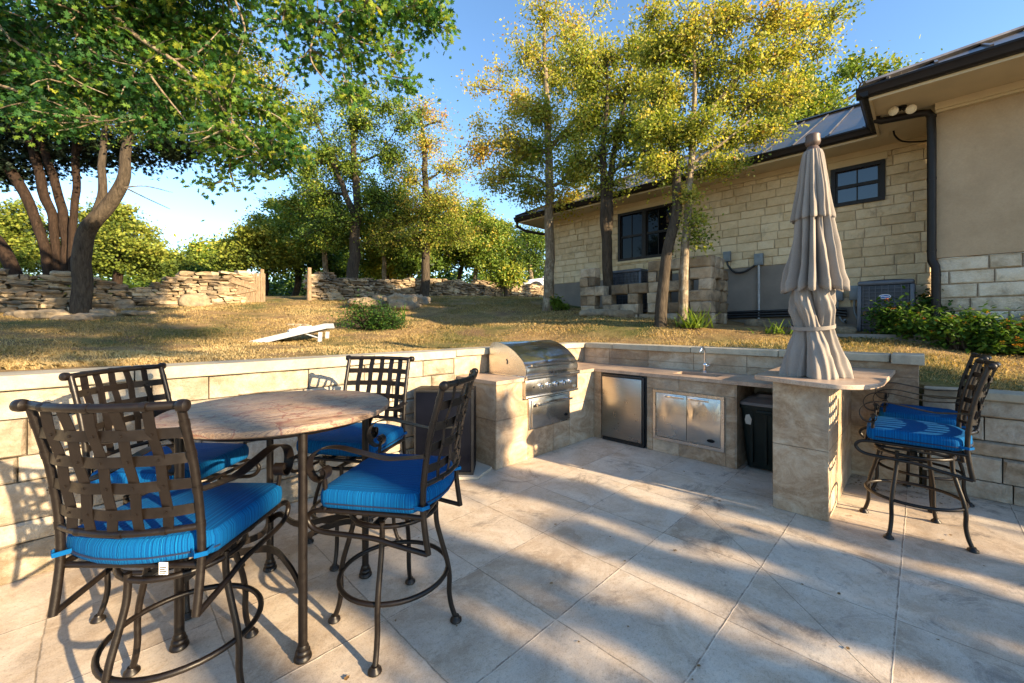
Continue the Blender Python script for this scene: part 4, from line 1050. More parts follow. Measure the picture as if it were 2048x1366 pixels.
# ---------------------------------------------------------------- condensers
def condenser(c, w, d, h, rz, lab, badge=True):
    o = thing('condenser_unit', lab, 'air conditioner', (c[0], c[1], ground(*c) - .03), rz, 'air conditioner condensers beside the house')
    m = MB(); m.rbox((-w / 2 + .03, -d / 2 + .03, .05), (w / 2 - .03, d / 2 - .03, h - .06), .03); m.build('coil', plain('dark coil fins', (.045, .05, .06), .5, .3), o, smooth=40)
    m = MB(); m.rbox((-w / 2, -d / 2, 0), (w / 2, d / 2, .05), .015); m.rbox((-w / 2, -d / 2, h - .07), (w / 2, d / 2, h), .03)
    for sx in (-1, 1):
        for sy in (-1, 1): m.rbox((sx * (w / 2 - .0) - (.05 if sx > 0 else 0), sy * d / 2 - (.05 if sy > 0 else 0), .05), (sx * w / 2 + (0 if sx > 0 else .05), sy * d / 2 + (0 if sy > 0 else .05), h - .07), .012)
    m.build('casing', ACGREY, o, smooth=40)
    m = MB()
    t = .004
    for i in range(1, 13):
        z = .05 + (h - .12) * i / 13
        for s in (-1, 1): m.box((s * w / 2 - t, -d / 2 + .05, z - t), (s * w / 2 + t, d / 2 - .05, z + t)); m.box((-w / 2 + .05, s * d / 2 - t, z - t), (w / 2 - .05, s * d / 2 + t, z + t))
    for i in range(1, 9):
        y = -d / 2 + d * i / 9; x = -w / 2 + w * i / 9
        for s in (-1, 1): m.box((s * w / 2 - t * 1.4, y - t, .05), (s * w / 2 + t * 1.4, y + t, h - .07)); m.box((x - t, s * d / 2 - t * 1.4, .05), (x + t, s * d / 2 + t * 1.4, h - .07))
    m.build('grille', plain('grille wire', (.065, .07, .085), .5, .2), o)
    m = MB(); m.lathe([(.26, h + .001), (.27, h + .012), (.05, h + .03), (.01, h + .03)], n=24); m.build('fan_guard', ACGREY, o, smooth=40)
    if badge:
        e = MB(); e.lathe([(.066, -w / 2 - .0175), (.066, -w / 2 - .009)], (0, 0, 0), 24, 'x'); e.v = [(x, y, h * .70 + z * .5) for x, y, z in e.v]; bd = e.build('oval_badge', WHITE, o, smooth=30)
        e = MB(); e.lathe([(.058, -w / 2 - .019), (.058, -w / 2 - .0176)], (0, 0, 0), 24, 'x'); e.v = [(x, y, h * .70 + z * .42) for x, y, z in e.v]; e.build('badge_face', plain('badge blue', (.01, .10, .38), .4), bd, smooth=30)
        e = MB(); e.ribbon(cr([(-w / 2 - .020, .045, h * .70 - .004), (-w / 2 - .020, .02, h * .70 + .006), (-w / 2 - .020, -.015, h * .70 - .004), (-w / 2 - .020, -.045, h * .70 + .004)], 4), (0, 0, 1), .009, .001); e.build('badge_script', WHITE, bd)
condenser((8.33, .38), .62, .62, .80, 0, 'grey air conditioner unit with a blue and white oval badge, right of the umbrella')
condenser((8.35, 4.56), .72, .78, .92, 0, 'grey air conditioner unit standing behind the broken block screen', False)

# ---------------------------------------------------------------- broken block screen in front of the far condenser
sc_ = thing('block_screen', 'ruined screen wall of rough stone blocks with gaps, in front of the far air conditioner', 'wall', (7.45, 3.9, 1.5))
BM = ["11......111111",
      "11......110111",
      "111.1111111101",
      "11.1..1.110111",
      "11.1111.111111",
      "11111111111111",
      "11111111111111"]
m = MB(); cw = 2.754 / 14
for r, row in enumerate(BM):
    z1 = 2.70 - .2 * r; c = 0; first = True
    while c < 14:
        if row[c] == '1':
            l = 1
            while c + l < 14 and row[c + l] == '1' and l < (3 if (r * 7 + c) % 4 == 1 else 2): l += 1
            if first and r % 2 and l > 1: l -= 1
            first = False
            a0 = c * cw + random.uniform(-.02, .02); a1 = (c + l) * cw + random.uniform(-.02, .02)
            rough_block(m, (7.40 + random.uniform(-.012, .012), 5.31, 0), (0, -1, 0), (-1, 0, 0), max(a0, 0) + .003, min(a1, 2.77) - .003, z1 - .2 + .003, z1 - .003, .2, .036, .022)
            c += l
        else: c += 1; first = True
RET = ["111.", "1111", "1011", "11.1", "1101", "1111", "1111"]
for r, row in enumerate(RET):
    z1 = 2.70 - .2 * r
    for c, ch in enumerate(row):
        if ch == '1': rough_block(m, (7.42, 2.556 + random.uniform(-.01, .01), 0), (1, 0, 0), (0, -1, 0), c * .215 + .003, (c + 1) * .215 - .003, z1 - .2 + .003, z1 - .003, .2, .036, .022)
m.build('masonry', SCREENSTONE, sc_, smooth=35, world=True)

kb = MB(); bmk = bmesh.new()
rough_block(kb, (7.42, 1.25, 0), (0, -1, 0), (-1, 0, 0), 0, 1.6, 1.15, 1.36, .22, .006, .008)
tag(kb.build('garden_kerb', CONCRETE, None, smooth=35), 'straight grey concrete kerb on the lawn in front of the badged air conditioner', 'kerb'); bmk.free()

# ---------------------------------------------------------------- dry stacked walls, rocks
_t = []
for x in (-1, 0, 1):
    for y in (-1, 0, 1):
        for z in (-1, 0, 1):
            if (x, y, z) != (0, 0, 0): _t.append((x, y, z))
_ti = {p: i for i, p in enumerate(_t)}
_tf = []
for ax in range(3):
    for s in (-1, 1):
        o1, o2 = [a for a in range(3) if a != ax]
        for i in (-1, 0):
            for j in (-1, 0):
                q = []
                for di, dj in ((0, 0), (1, 0), (1, 1), (0, 1)):
                    p = [0, 0, 0]; p[ax] = s; p[o1] = i + di; p[o2] = j + dj; q.append(_ti[tuple(p)])
                _tf.append(tuple(q))
def stone(mb, c, size, rz=0.0, tilt=0.0, rnd=.45, jit=.16):
    mb.tint = random.random()
    Rm = Matrix.Rotation(rz, 3, 'Z') @ Matrix.Rotation(tilt, 3, 'Y')
    vs = []
    for p in _t:
        v = Vector(p); e = sum(abs(a) for a in p)
        k = 1.0 if e == 1 else (1 - rnd * .28 if e == 2 else 1 - rnd * .52)
        v = Vector([a * k + random.uniform(-jit, jit) for a in v])
        vs.append(Vector(c) + Rm @ Vector((v.x * size[0] / 2, v.y * size[1] / 2, v.z * size[2] / 2)))
    mb.add(vs, _tf)
def dry_wall(mb, path, top_of, depth=.42):
    # path: list of (u, v); top_of(s) gives wall height above ground at distance s
    P = [Vector((a, b, 0)) for a, b in path]; seg = [(P[i], P[i + 1], (P[i + 1] - P[i]).length) for i in range(len(P) - 1)]
    L = sum(s[2] for s in seg)
    def pos(s):
        for a, b, l in seg:
            if s <= l or b is P[-1]: t = s / l; return a + (b - a) * t, (b - a).normalized()
            s -= l
    z = -.12
    while z < 1.3:
        h = random.uniform(.045, .125); s = random.uniform(-.2, 0)
        while s < L:
            l = random.uniform(.12, .46) * (1 if random.random() > .18 else 1.6)
            p, d = pos(min(max(s + l / 2, 0), L)); 
            if z + h * .6 < top_of(s + l / 2) + random.uniform(-.05, .04):
                g = ground(p.x, p.y); n = Vector((-d.y, d.x, 0))
                hh = h * random.uniform(.7, 1.45)
                c = p + n * (random.uniform(-.035, .035) + (0.06 * z)); c.z = g + z + h / 2
                stone(mb, c, (l * 1.0, depth * random.uniform(.85, 1.1), hh), math.atan2(d.y, d.x) + random.uniform(-.06, .06), random.uniform(-.12, .12), .3, .23)
            s += l * .99
        z += h
    return L
dl = thing('dry_stone_wall', 'tumbledown dry stacked stone wall at left, behind the leaning oak trunk', 'wall', (0, 14, 1.8))
m = MB(); dry_wall(m, [(-7, 13.9), (-1.5, 14.0), (3.05, 14.25)], lambda s: .92 - (.42 * math.exp(-((s - 7.6) / .55) ** 2)) - .12 * math.exp(-((s - 6.2) / .5) ** 2) + .03 * math.sin(s * 2.1))
m.build('masonry', DRYSTONE, dl, smooth=24, world=True)
dr2 = thing('dry_stone_wall', 'low dry stacked stone wall running across the back of the lawn toward the white car', 'wall', (8, 14, 2.4))
m = MB(); dry_wall(m, [(4.75, 14.0), (9, 14.1), (13, 13.9), (17.5, 12.9)], lambda s: .70 + .04 * math.sin(s * 1.7) + (.22 if .15 < s < .9 else 0))
m.build('masonry', DRYSTONE, dr2, smooth=24, world=True)
def rock(px, py, d, size, lab, rz=None, grp=None, tilt=0):
    p = at(px, py, d); g = ground(p[0], p[1])
    m = MB(); stone(m, (0, 0, size[2] * .28), tuple(x * 1.25 for x in size), random.uniform(0, 3) if rz is None else rz, tilt, .1, .26)
    o = m.build('rock', ROCKMAT, None); o.location = (p[0], p[1], g)
    md = o.modifiers.new('round', 'SUBSURF'); md.levels = md.render_levels = 3; md.subdivision_type = 'CATMULL_CLARK'
    tx_ = bpy.data.textures.get('rock noise') or bpy.data.textures.new('rock noise', 'CLOUDS'); tx_.noise_scale = .22
    dm = o.modifiers.new('rough', 'DISPLACE'); dm.texture = tx_; dm.strength = .12 * max(size); dm.texture_coords = 'GLOBAL'
    return tag(o, lab, 'rock', grp)
rock(735, 602, 11.8, (1.2, .7, .22), 'long flat grey boulder left of the grassy bush', .9)
rock(822, 596, 12.2, (1.7, .8, .26), 'large flat topped boulder in front of the low stone wall', .7)
rock(775, 588, 12.8, (.8, .5, .22), 'upright tan boulder at the middle of the boulder group', .4)
rock(815, 622, 11.4, (.8, .5, .22), 'low boulder just behind the grassy bush', .5)
rock(70, 640, 8.3, (.95, .4, .16), 'long flat ledge rock at the foot of the left stone wall', -.9)
rock(150, 648, 8.2, (.6, .35, .12), 'flat pale ledge rock under the leaning trunk', -.7)
rock(205, 631, 8.9, (.34, .24, .18), 'round pale rock right of the leaning trunk', .3)
rock(180, 642, 8.5, (.42, .25, .14), 'grey rock beside the base of the leaning oak')
rock(280, 640, 9.4, (.5, .35, .10), 'thin flat rock lying in the grass below the collapsed wall')
for i, (px, py, d) in enumerate(((300, 605, 11.2), (335, 612, 11.0), (362, 600, 11.4), (385, 612, 11.2), (268, 612, 10.8), (410, 607, 11.6), (345, 592, 11.6), (322, 590, 11.5), (235, 618, 10.2), (430, 608, 11.9))):
    rock(px, py, d, (random.uniform(.45, .8), random.uniform(.3, .45), random.uniform(.2, .34)), 'tumbled stone in the heap below the gap in the left stone wall', None, 'tumbled stones below the wall gap', random.uniform(-.3, .3))
for i, (px, py) in enumerate(((583, 634), (597, 637), (612, 633))):
    rock(px, py, 8.9, (.13, .10, .05), 'small pale stone in the grass above the tilted game board', None, 'small stones in the grass')
rock(1205, 632, 8.6, (.75, .3, .12), 'flat slab stone at the foot of the block screen', 2.2)
rock(1240, 640, 8.2, (.5, .28, .14), 'broken pale stone right of the slab at the block screen', 2.2)
rock(1510, 657, 7.4, (.3, .2, .16), 'pale stone at the foot of the conduit')
rock(1545, 658, 7.3, (.22, .18, .12), 'small white stone right of the conduit')
rock(1688, 657, 6.2, (.28, .18, .10), 'tan flat stone left of the badged air conditioner', .4)

# ---------------------------------------------------------------- gate, posts, board, car
def picket(mb, O, A, x, w, z0, z1, t=.022):
    O, A = Vector(O), Vector(A); N = Vector((-A.y, A.x, 0))
    mb.tint = random.random(); vs = []
    for d in (-t / 2, t / 2):
        for a, z in ((x, z0), (x + w, z0), (x + w, z1 - .01), (x + w * .5, z1 + .01), (x, z1 - .006)): vs.append(O + A * a + N * d + Vector((0, 0, z)))
    mb.add(vs, [(4, 3, 2, 1, 0), (5, 6, 7, 8, 9)] + [((i + 1) % 5, i, 5 + i, 5 + (i + 1) % 5) for i in range(5)])
p = at(496, 600, 12.2); q = at(531, 598, 12.4); gz = ground(p[0], p[1])
pf = thing('picket_panel', 'upright panel of weathered vertical boards at the end of the left stone wall', 'fence', (p[0], p[1], gz))
A = (Vector(q) - Vector(p)); A.z = 0; Lp = A.length; A.normalize()
m = MB(); n = 7
for i in range(n): picket(m, (0, 0, 0), A, i * Lp / n + .003, Lp / n - .008, -.05, .86 + random.uniform(-.02, .02))
m.build('boards', WOODGREY, pf)
m = MB(); N = Vector((-A.y, A.x, 0))
for z in (.2, .65): m.ribbon([A * .02 + N * .035 + Vector((0, 0, z)), A * (Lp - .02) + N * .035 + Vector((0, 0, z))], (0, 0, 1), .09, .035)
m.build('rail', WOODGREY, pf)
m = MB(); m.tube([A * (Lp * .78) + N * .11 + Vector((0, 0, -.2)), A * (Lp * .78) + N * .11 + Vector((0, 0, 1.0))], .055, 9); m.build('post', WOODGREY, pf, smooth=50)
p = at(477, 604, 12.0); gz = ground(p[0], p[1])
gt = thing('wooden_gate', 'fallen wooden gate leaning sideways between the left stone wall and the board panel', 'gate', (p[0], p[1], gz))
Rm = Matrix.Rotation(R(-18), 3, Vector((A.y * 1.0, -A.x, 0))) @ Matrix.Rotation(R(10), 3, A)
m = MB(); n = 6
for i in range(n):
    b0 = len(m.v); picket(m, (0, 0, 0), A, -.36 + i * .115, .108, .0, .66)
    m.v[b0:] = [tuple(Rm @ Vector(v)) for v in m.v[b0:]]
m.build('boards', WOODGREY, gt)
m = MB()
for a, b in (((-.34, .1), (.31, .1)), ((-.34, .54), (.31, .54)), ((-.32, .12), (.3, .52))): m.ribbon([Rm @ (A * a[0] - N * .03 + Vector((0, 0, a[1]))), Rm @ (A * b[0] - N * .03 + Vector((0, 0, b[1])))], (0, 0, 1), .085, .03)
m.build('brace', WOODGREY, gt)
p = at(618, 597, 13.0); m = MB(); m.tube([(0, 0, -.3), (.01, 0, .5), (.015, .01, 1.06)], [.075, .07, .06], 9)
o = m.build('fence_post', WOODGREY, None, smooth=50); o.location = (p[0], p[1], ground(p[0], p[1])); tag(o, 'lone weathered wooden post at the near end of the low stone wall', 'post')

BOARD = plain('shade toned board paint', (.36, .38, .42), .6, 0, .15, 6)  # white board; its bluish shade is put into this darker paint colour
bd_p = at(500, 684, 6.75); e_p = at(640, 684, 6.95)
gzz = ground((bd_p[0] + e_p[0]) / 2, (bd_p[1] + e_p[1]) / 2)
dirv = Vector((e_p[0] - bd_p[0], e_p[1] - bd_p[1], 0)); ang = math.atan2(dirv.y, dirv.x)
gb = thing('game_board', 'tilted white bean bag toss board standing on the dry lawn', 'game board', (bd_p[0], bd_p[1], gzz + .01), ang)
tl = math.atan2(.29, 1.16)
Rt = Matrix.Rotation(-tl, 3, 'Y')
m = MB(); m.box((0, -.02, .0), (1.2, .58, .018), Rt); m.box((0, -.02, -.07), (1.2, .0, -.0005), Rt); m.box((0, .56, -.07), (1.2, .58, -.0005), Rt); m.box((1.18, 0, -.07), (1.2, .56, -.0005), Rt); m.box((0, 0, -.03), (.02, .56, -.0005), Rt)
m.build('board', BOARD, gb)
for y in (.03, .50):
    m = MB(); m.box((1.03, y, -.02), (1.09, y + .035, .235), Matrix.Rotation(R(4), 3, 'Y')); m.build('leg', BOARD, gb)
m = MB(); m.tube([(.80, .02, .15), (1.04, .05, .06)], .012, 6); m.build('brace', BOARD, gb)
tw = MB(); stone(tw, (0, 0, 0), (.42, .36, .06), .2, 0, .7, .28)
two = tw.build('towel', plain('white cloth', (.66, .64, .60), .9), None); 
sb = two.modifiers.new('round', 'SUBSURF'); sb.levels = sb.render_levels = 3
txc = bpy.data.textures.new('cloth noise', 'CLOUDS'); txc.noise_scale = .07
dm = two.modifiers.new('crumple', 'DISPLACE'); dm.texture = txc; dm.strength = .07
cpos = Rt @ Vector((.70, .26, .045)); Mz = Matrix.Rotation(ang, 3, 'Z'); two.location = Vector((bd_p[0], bd_p[1], gzz + .01)) + Mz @ cpos; two.rotation_euler = (0, -tl, ang)
tag(two, 'crumpled white cloth lying on the tilted game board', 'cloth')

cx_, cy_ = cam2w(.50, 24.0)
car = thing('parked_car', 'white car parked beyond the low stone wall, mostly hidden behind a tree and the house', 'car', (cx_, cy_, 3.22), R(-45))
CP = plain('white car paint', (.62, .66, .72), .18, 0, .03, 3); CP.node_tree.nodes['Principled BSDF'].inputs['Coat Weight'].default_value = 1
secs = [(0.0, .45, .62, .55), (.05, .36, .76, .72), (.2, .30, .86, .84), (.6, .25, .95, .91), (1.0, .25, 1.0, .93), (1.5, .25, 1.05, .94), (2.4, .25, 1.06, .95), (3.6, .25, 1.07, .94), (4.3, .28, 1.06, .9), (4.6, .35, 1.0, .82), (4.7, .5, .9, .7)]
V, Fc = [], []
K = 20
for x, zb, zt, hw in secs:
    for k in range(K):
        a = 2 * math.pi * k / K; c, s = math.cos(a), math.sin(a)
        e = .42
        V.append((x, .93 + hw * math.copysign(abs(c) ** e, c), (zb + zt) / 2 + (zt - zb) / 2 * math.copysign(abs(s) ** e, s)))
for i in range(len(secs) - 1):
    for k in range(K): Fc.append((i * K + k, i * K + (k + 1) % K, (i + 1) * K + (k + 1) % K, (i + 1) * K + k))
Fc += [tuple(reversed(range(K))), tuple((len(secs) - 1) * K + k for k in range(K))]
m = MB(); m.add(V, Fc); m.build('body', CP, car, smooth=50)
m = MB(); m.extrude([(1.25, 1.04), (2.0, 1.50), (2.5, 1.60), (3.6, 1.58), (4.3, 1.30), (4.55, 1.03)], 'y', .14, 1.72); m.build('cabin', CP, car, smooth=30, bevel=.05)
m = MB(); m.extrude([(1.62, 1.10), (2.1, 1.45), (3.5, 1.50), (4.0, 1.3), (4.2, 1.10)], 'y', .128, .139); m.build('side_window', GLASS, car)
for x in (.92, 3.75):
    m = MB(); m.lathe([(.405, -.005), (.405, .02)], (x, 0, .38), 28, 'y'); m.build('wheel_arch', BLACK, car)
    m = MB(); m.lathe([(.22, -.03), (.34, -.022), (.35, .0), (.35, .18), (.2, .19)], (x, -.0, .34), 28, 'y'); w = m.build('tyre', BLACK, car, smooth=40)
    m = MB(); m.lathe([(.22, -.036), (.235, -.031)], (x, 0, .34), 24, 'y')
    for k in range(5): a = k * 2 * math.pi / 5; m.tube([(x, -.04, .34), (x + .2 * math.cos(a), -.037, .34 + .2 * math.sin(a))], .03, 6)
    m.build('rim', plain('dark alloy', (.12, .12, .13), .3, .8), w, smooth=40)
m = MB(); m.tube(cr([(.10, .2, .74), (.25, .07, .80), (.48, .012, .82)], 4), .035, 8); m.build('headlight', DKCAB, car, smooth=60)
m = MB()
for k in range(3): m.tube([(1.15 + k * .13, -.004, .80), (1.22 + k * .13, -.004, .83)], .014, 6)
m.build('fender_vents', BLACK, car)

# ---------------------------------------------------------------- vegetation
T_OVAL = (np.array([(0, 0, 0), (.26, .35, .05), (.22, .7, .04), (0, 1, -.03), (-.22, .7, .04), (-.26, .35, .05)]), [(0, 1, 2, 3), (0, 3, 4, 5)])
T_LIVE = (np.array([(0, 0, 0), (.24, .5, .06), (0, 1, 0), (-.24, .5, .06)]), [(0, 1, 2), (0, 2, 3)])
_l = [(0, 0), (.05, .16), (.30, .20), (.13, .34), (.44, .46), (.16, .56), (.36, .78), (.12, .76), (0, 1.05)]
_r = [(-x, y) for x, y in _l[1:-1]][::-1]
_lv = [(0, .3)] + _l + _r
T_LOBE = (np.array([(x, y, -.12 * y * y + .12 * abs(x)) for x, y in _lv]), [tuple(i + 1 for i in range(len(_l) + len(_r)))][0:0] + [(0, i, i + 1) for i in range(1, len(_lv) - 1)] + [(0, len(_lv) - 1, 1)])
T_YOAK = (np.array([(0, 0, 0), (.10, .25, .03), (.34, .42, .06), (.22, .58, .04), (.36, .86, .03), (0, 1, -.05), (-.36, .86, .03), (-.22, .58, .04), (-.34, .42, .06), (-.10, .25, .03)]), [(0, 1, 2, 3, 4, 5), (0, 5, 6, 7, 8, 9)])
def _spray():
    V, Fc = [], []
    for a, l in ((0, 1.0), (.6, .75), (-.6, .75), (.25, .9), (-.3, .85)):
        b = len(V); c, s = math.cos(a), math.sin(a); w = .085
        for x, y, z in ((0, 0, 0), (w, .5 * l, .05), (0, l, .12), (-w, .5 * l, -.03)): V.append((x * c + y * s, -x * s + y * c, z + .12 * a))
        Fc.append((b, b + 1, b + 2, b + 3))
    return np.array(V), Fc
T_SPRAY = _spray()
T_STRAP = (np.array([(.03, 0, 0), (.045, .35, .10), (.035, .7, .08), (0, 1, -.05), (-.035, .7, .08), (-.045, .35, .10), (-.03, 0, 0)]), [(0, 1, 5, 6), (1, 2, 4, 5), (2, 3, 4)])

def leaf_mesh(name, pos, size, tint, tmpl, mat, up=.5, dirs=None, dirw=0.0):
    n = len(pos); TV, TF = tmpl; k = len(TV)
    N = rng.normal(size=(n, 3)); N /= np.linalg.norm(N, axis=1, keepdims=True); N[:, 2] = np.abs(N[:, 2]) if up > 0 else N[:, 2]
    N += np.array([0, 0, up]); N /= np.linalg.norm(N, axis=1, keepdims=True)
    D = rng.normal(size=(n, 3)); D[:, 2] -= .25
    if dirs is not None: D = D / np.linalg.norm(D, axis=1, keepdims=True) + dirs * dirw
    D -= N * (D * N).sum(1, keepdims=True); D /= np.linalg.norm(D, axis=1, keepdims=True) + 1e-9
    X = np.cross(D, N)
    V = pos[:, None, :] + size[:, None, None] * (TV[None, :, 0:1] * X[:, None, :] + TV[None, :, 1:2] * D[:, None, :] + TV[None, :, 2:3] * N[:, None, :])
    fl = [i for f in TF for i in f]; ft = np.array([len(f) for f in TF])
    loops = (np.array(fl)[None, :] + (np.arange(n) * k)[:, None]).ravel()
    tot = np.tile(ft, n); st = np.r_[0, np.cumsum(tot)[:-1]]
    return np_mesh(name, V.reshape(-1, 3), loops, st, tot, mat, np.repeat(tint, k))

BARK_OAK = bark_mat('oak bark', (.022, .018, .014), (.115, .092, .068), 1.0)
BARK_PALE = bark_mat('pale lichen bark', (.07, .052, .036), (.36, .29, .20), 1.2, (.42, .39, .31))
BARK_CEDAR = bark_mat('cedar bark', (.010, .007, .0055), (.055, .036, .026), 1.0)
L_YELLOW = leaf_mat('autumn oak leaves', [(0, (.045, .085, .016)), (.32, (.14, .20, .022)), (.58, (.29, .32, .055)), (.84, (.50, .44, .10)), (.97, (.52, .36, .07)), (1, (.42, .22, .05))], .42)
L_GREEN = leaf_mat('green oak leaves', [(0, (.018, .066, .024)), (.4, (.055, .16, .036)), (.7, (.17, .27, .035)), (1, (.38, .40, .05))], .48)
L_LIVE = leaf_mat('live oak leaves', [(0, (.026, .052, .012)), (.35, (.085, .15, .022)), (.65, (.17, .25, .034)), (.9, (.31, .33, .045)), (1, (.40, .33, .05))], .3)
L_JUNI = leaf_mat('juniper foliage', [(0, (.026, .050, .012)), (.4, (.09, .14, .022)), (.75, (.21, .26, .036)), (1, (.32, .33, .06))], .25, .7)
L_CEDAR = leaf_mat('dark cedar foliage', [(0, (.008, .020, .013)), (.6, (.020, .042, .020)), (1, (.06, .085, .025))], .2, .7)
L_SHRUB = leaf_mat('shrub leaves', [(0, (.015, .042, .010)), (.5, (.045, .11, .016)), (1, (.14, .21, .025))], .3)

def bent(a, b, sag=0.0, k=6, wob=.08):
    a, b = Vector(a), Vector(b); L = (b - a).length
    mids = []
    for t in (.33, .66):
        p = a.lerp(b, t) + Vector((random.uniform(-1, 1), random.uniform(-1, 1), random.uniform(-1, 1))) * wob * L + Vector((0, 0, sag * L * math.sin(math.pi * t)))
        mids.append(p)
    return cr([a] + mids + [b], k // 3 + 1)
def tree(name, label, trunks, blobs, leaf, bark, n_leaf, lsize, tmpl, group=None, cat='tree', spread=.16, tint0=.45, up=.15, tvar=.22, limb_r=.055, clump_area=.10, sag=.12, inner=.15, extra=(), twig=True, cname='crown', loose=.10):
    clump_area *= .6
    """trunks: lists of (u, v, z, r) ; blobs: (u, v, z, rh, rz, tint, weight)"""
    base = trunks[0][0]
    root = thing(name, label, cat, (base[0], base[1], base[2]), 0, group)
    m = MB(); nodes = []
    for tk in trunks:
        pts = cr([p[:3] for p in tk], 5)
        rs = []
        for i in range(len(tk) - 1):
            for j in range(5): rs.append(tk[i][3] + (tk[i + 1][3] - tk[i][3]) * j / 5)
        rs.append(tk[-1][3])
        pts = [p + Vector((mnoise.noise(p * 1.7), mnoise.noise(p * 1.7 + Vector((7, 3, 1))), 0)) * r * .5 for p, r in zip(pts, rs)]
        if tk is trunks[0]: rs[0] *= 1.35; rs[1] *= 1.12
        m.tube(pts, rs, 12)
        nodes += [(p, r) for p, r in zip(pts, rs)]
    for ex in extra:
        pts = cr([p[:3] for p in ex], 4); n = len(pts); m.tube(pts, [ex[0][3] + (ex[-1][3] - ex[0][3]) * i / (n - 1) for i in range(n)], 7)
    ends = []; wts = []
    zmin = min(n_[0].z for n_ in nodes); zmax = max(n_[0].z for n_ in nodes)
    for (bu, bv, bz, rh, rz, tb, w) in blobs:
        c = Vector((bu, bv, bz))
        cand = [n_ for n_ in nodes if n_[0].z > zmin + .35 * (zmax - zmin)] or nodes
        best = min(cand, key=lambda n_: (n_[0] - c).length + max(0, n_[0].z - c.z + .1) * 1.2 + (0 if n_[1] > .02 else .3))
        r0 = min(limb_r, best[1] * .7); lp = bent(best[0], c, sag, 6, .07); n = len(lp)
        rs = [r0 + (.012 - r0) * i / (n - 1) if r0 > .012 else r0 for i in range(n)]
        m.tube(lp, rs, 7)
        nodes += [(p, r * .8) for p, r in list(zip(lp, rs))[2:]]
        area = 4 * math.pi * rh * (rh + rz) / 2
        ns = max(4, int(area * w / clump_area / 4))
        for _ in range(ns):
            d = np.array(rng.normal(size=3)); d /= np.linalg.norm(d); rad = inner + (1.18 - inner) * rng.random() ** .6
            e = c + Vector((d[0] * rh, d[1] * rh, d[2] * rz)) * rad
            s = lp[random.randint(n // 2, n - 1)]
            bp = bent(s, e, .05, 3, .12)
            if twig: m.tube(bp, [.012 - .008 * i / (len(bp) - 1) for i in range(len(bp))], 4, caps=False)
            ends.append((bp, tb + random.gauss(0, tvar * .5))); wts.append(1)
    trunk = m.build('trunk', bark, root, smooth=70, world=True)
    B = np.array([[tuple(p) for p in (bp[len(bp) // 3], bp[2 * len(bp) // 3], bp[-1])] for bp, _ in ends]); tb = np.array([t for _, t in ends])
    idx = rng.integers(0, len(B), n_leaf); t = rng.random(n_leaf) ** .7 * 2
    i0 = np.minimum(t.astype(int), 1); fr = (t - i0)[:, None]
    pos = B[idx, i0] * (1 - fr) + B[idx, i0 + 1] * fr
    ax = B[idx, 2] - B[idx, 0]; ax /= np.linalg.norm(ax, axis=1, keepdims=True) + 1e-6
    pos = pos + rng.normal(size=(n_leaf, 3)) * (spread * np.where(rng.random(n_leaf) < loose, 2.1, 1.0))[:, None] * np.array([1, 1, .75])
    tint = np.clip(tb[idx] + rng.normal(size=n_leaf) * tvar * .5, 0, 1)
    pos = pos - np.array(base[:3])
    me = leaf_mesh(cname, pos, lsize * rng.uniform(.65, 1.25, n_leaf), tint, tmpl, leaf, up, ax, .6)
    link(bpy.data.objects.new(cname, me), root)
    return root
def TK(d, *pts):
    # trunk from picture points (px, py, radius px) at distance d, rooted in the ground
    out = []
    for i, p in enumerate(pts):
        dd = d + (p[3] if len(p) > 3 else 0)
        w = at(p[0], p[1], dd); out.append((w[0], w[1], w[2], p[2] / F * dd))
    return out
def root_tk(tk):
    b = tk[0]; g = ground(b[0], b[1]) - .12
    return [(b[0], b[1], min(g, b[2] - .05), b[3] * 1.15)] + tk
def BL(d, *bl):
    out = []
    for b in bl:
        px, py, rx, ry, tb = b[:5]; dd = d + (b[5] if len(b) > 5 else random.uniform(-.25, .25) * rx / F * d * 2); wt = b[6] if len(b) > 6 else 1.0
        w = at(px, py, dd); out.append((w[0], w[1], w[2], rx / F * dd, ry / F * dd, tb, wt))
    return out

# the leaning oak at left
tree('oak_tree', 'leaning oak with pale bark whose curved trunk stands in front of the left stone wall',
     [root_tk(TK(9.2, (163, 622, 16), (163, 540, 15), (180, 465, 14), (222, 405, 12), (247, 350, 10), (256, 290, 8), (268, 220, 6), (300, 120, 4))), TK(9.3, (190, 445, 8), (203, 380, 7), (206, 320, 6), (212, 240, 4))],
     BL(9.2, (90, 140, 110, 60, .45), (210, 200, 100, 60, .5), (330, 170, 100, 60, .6), (430, 230, 80, 60, .7), (200, 80, 110, 60, .55), (350, 70, 120, 60, .65), (480, 130, 80, 70, .8), (470, 300, 70, 50, .7), (540, 300, 50, 50, .8), (560, 180, 50, 60, .85), (30, 220, 70, 40, .3), (250, 250, 70, 30, .4)),
     L_LIVE, BARK_OAK, 19000, .072, T_OVAL, spread=.11, tvar=.4, clump_area=.06, loose=.15)
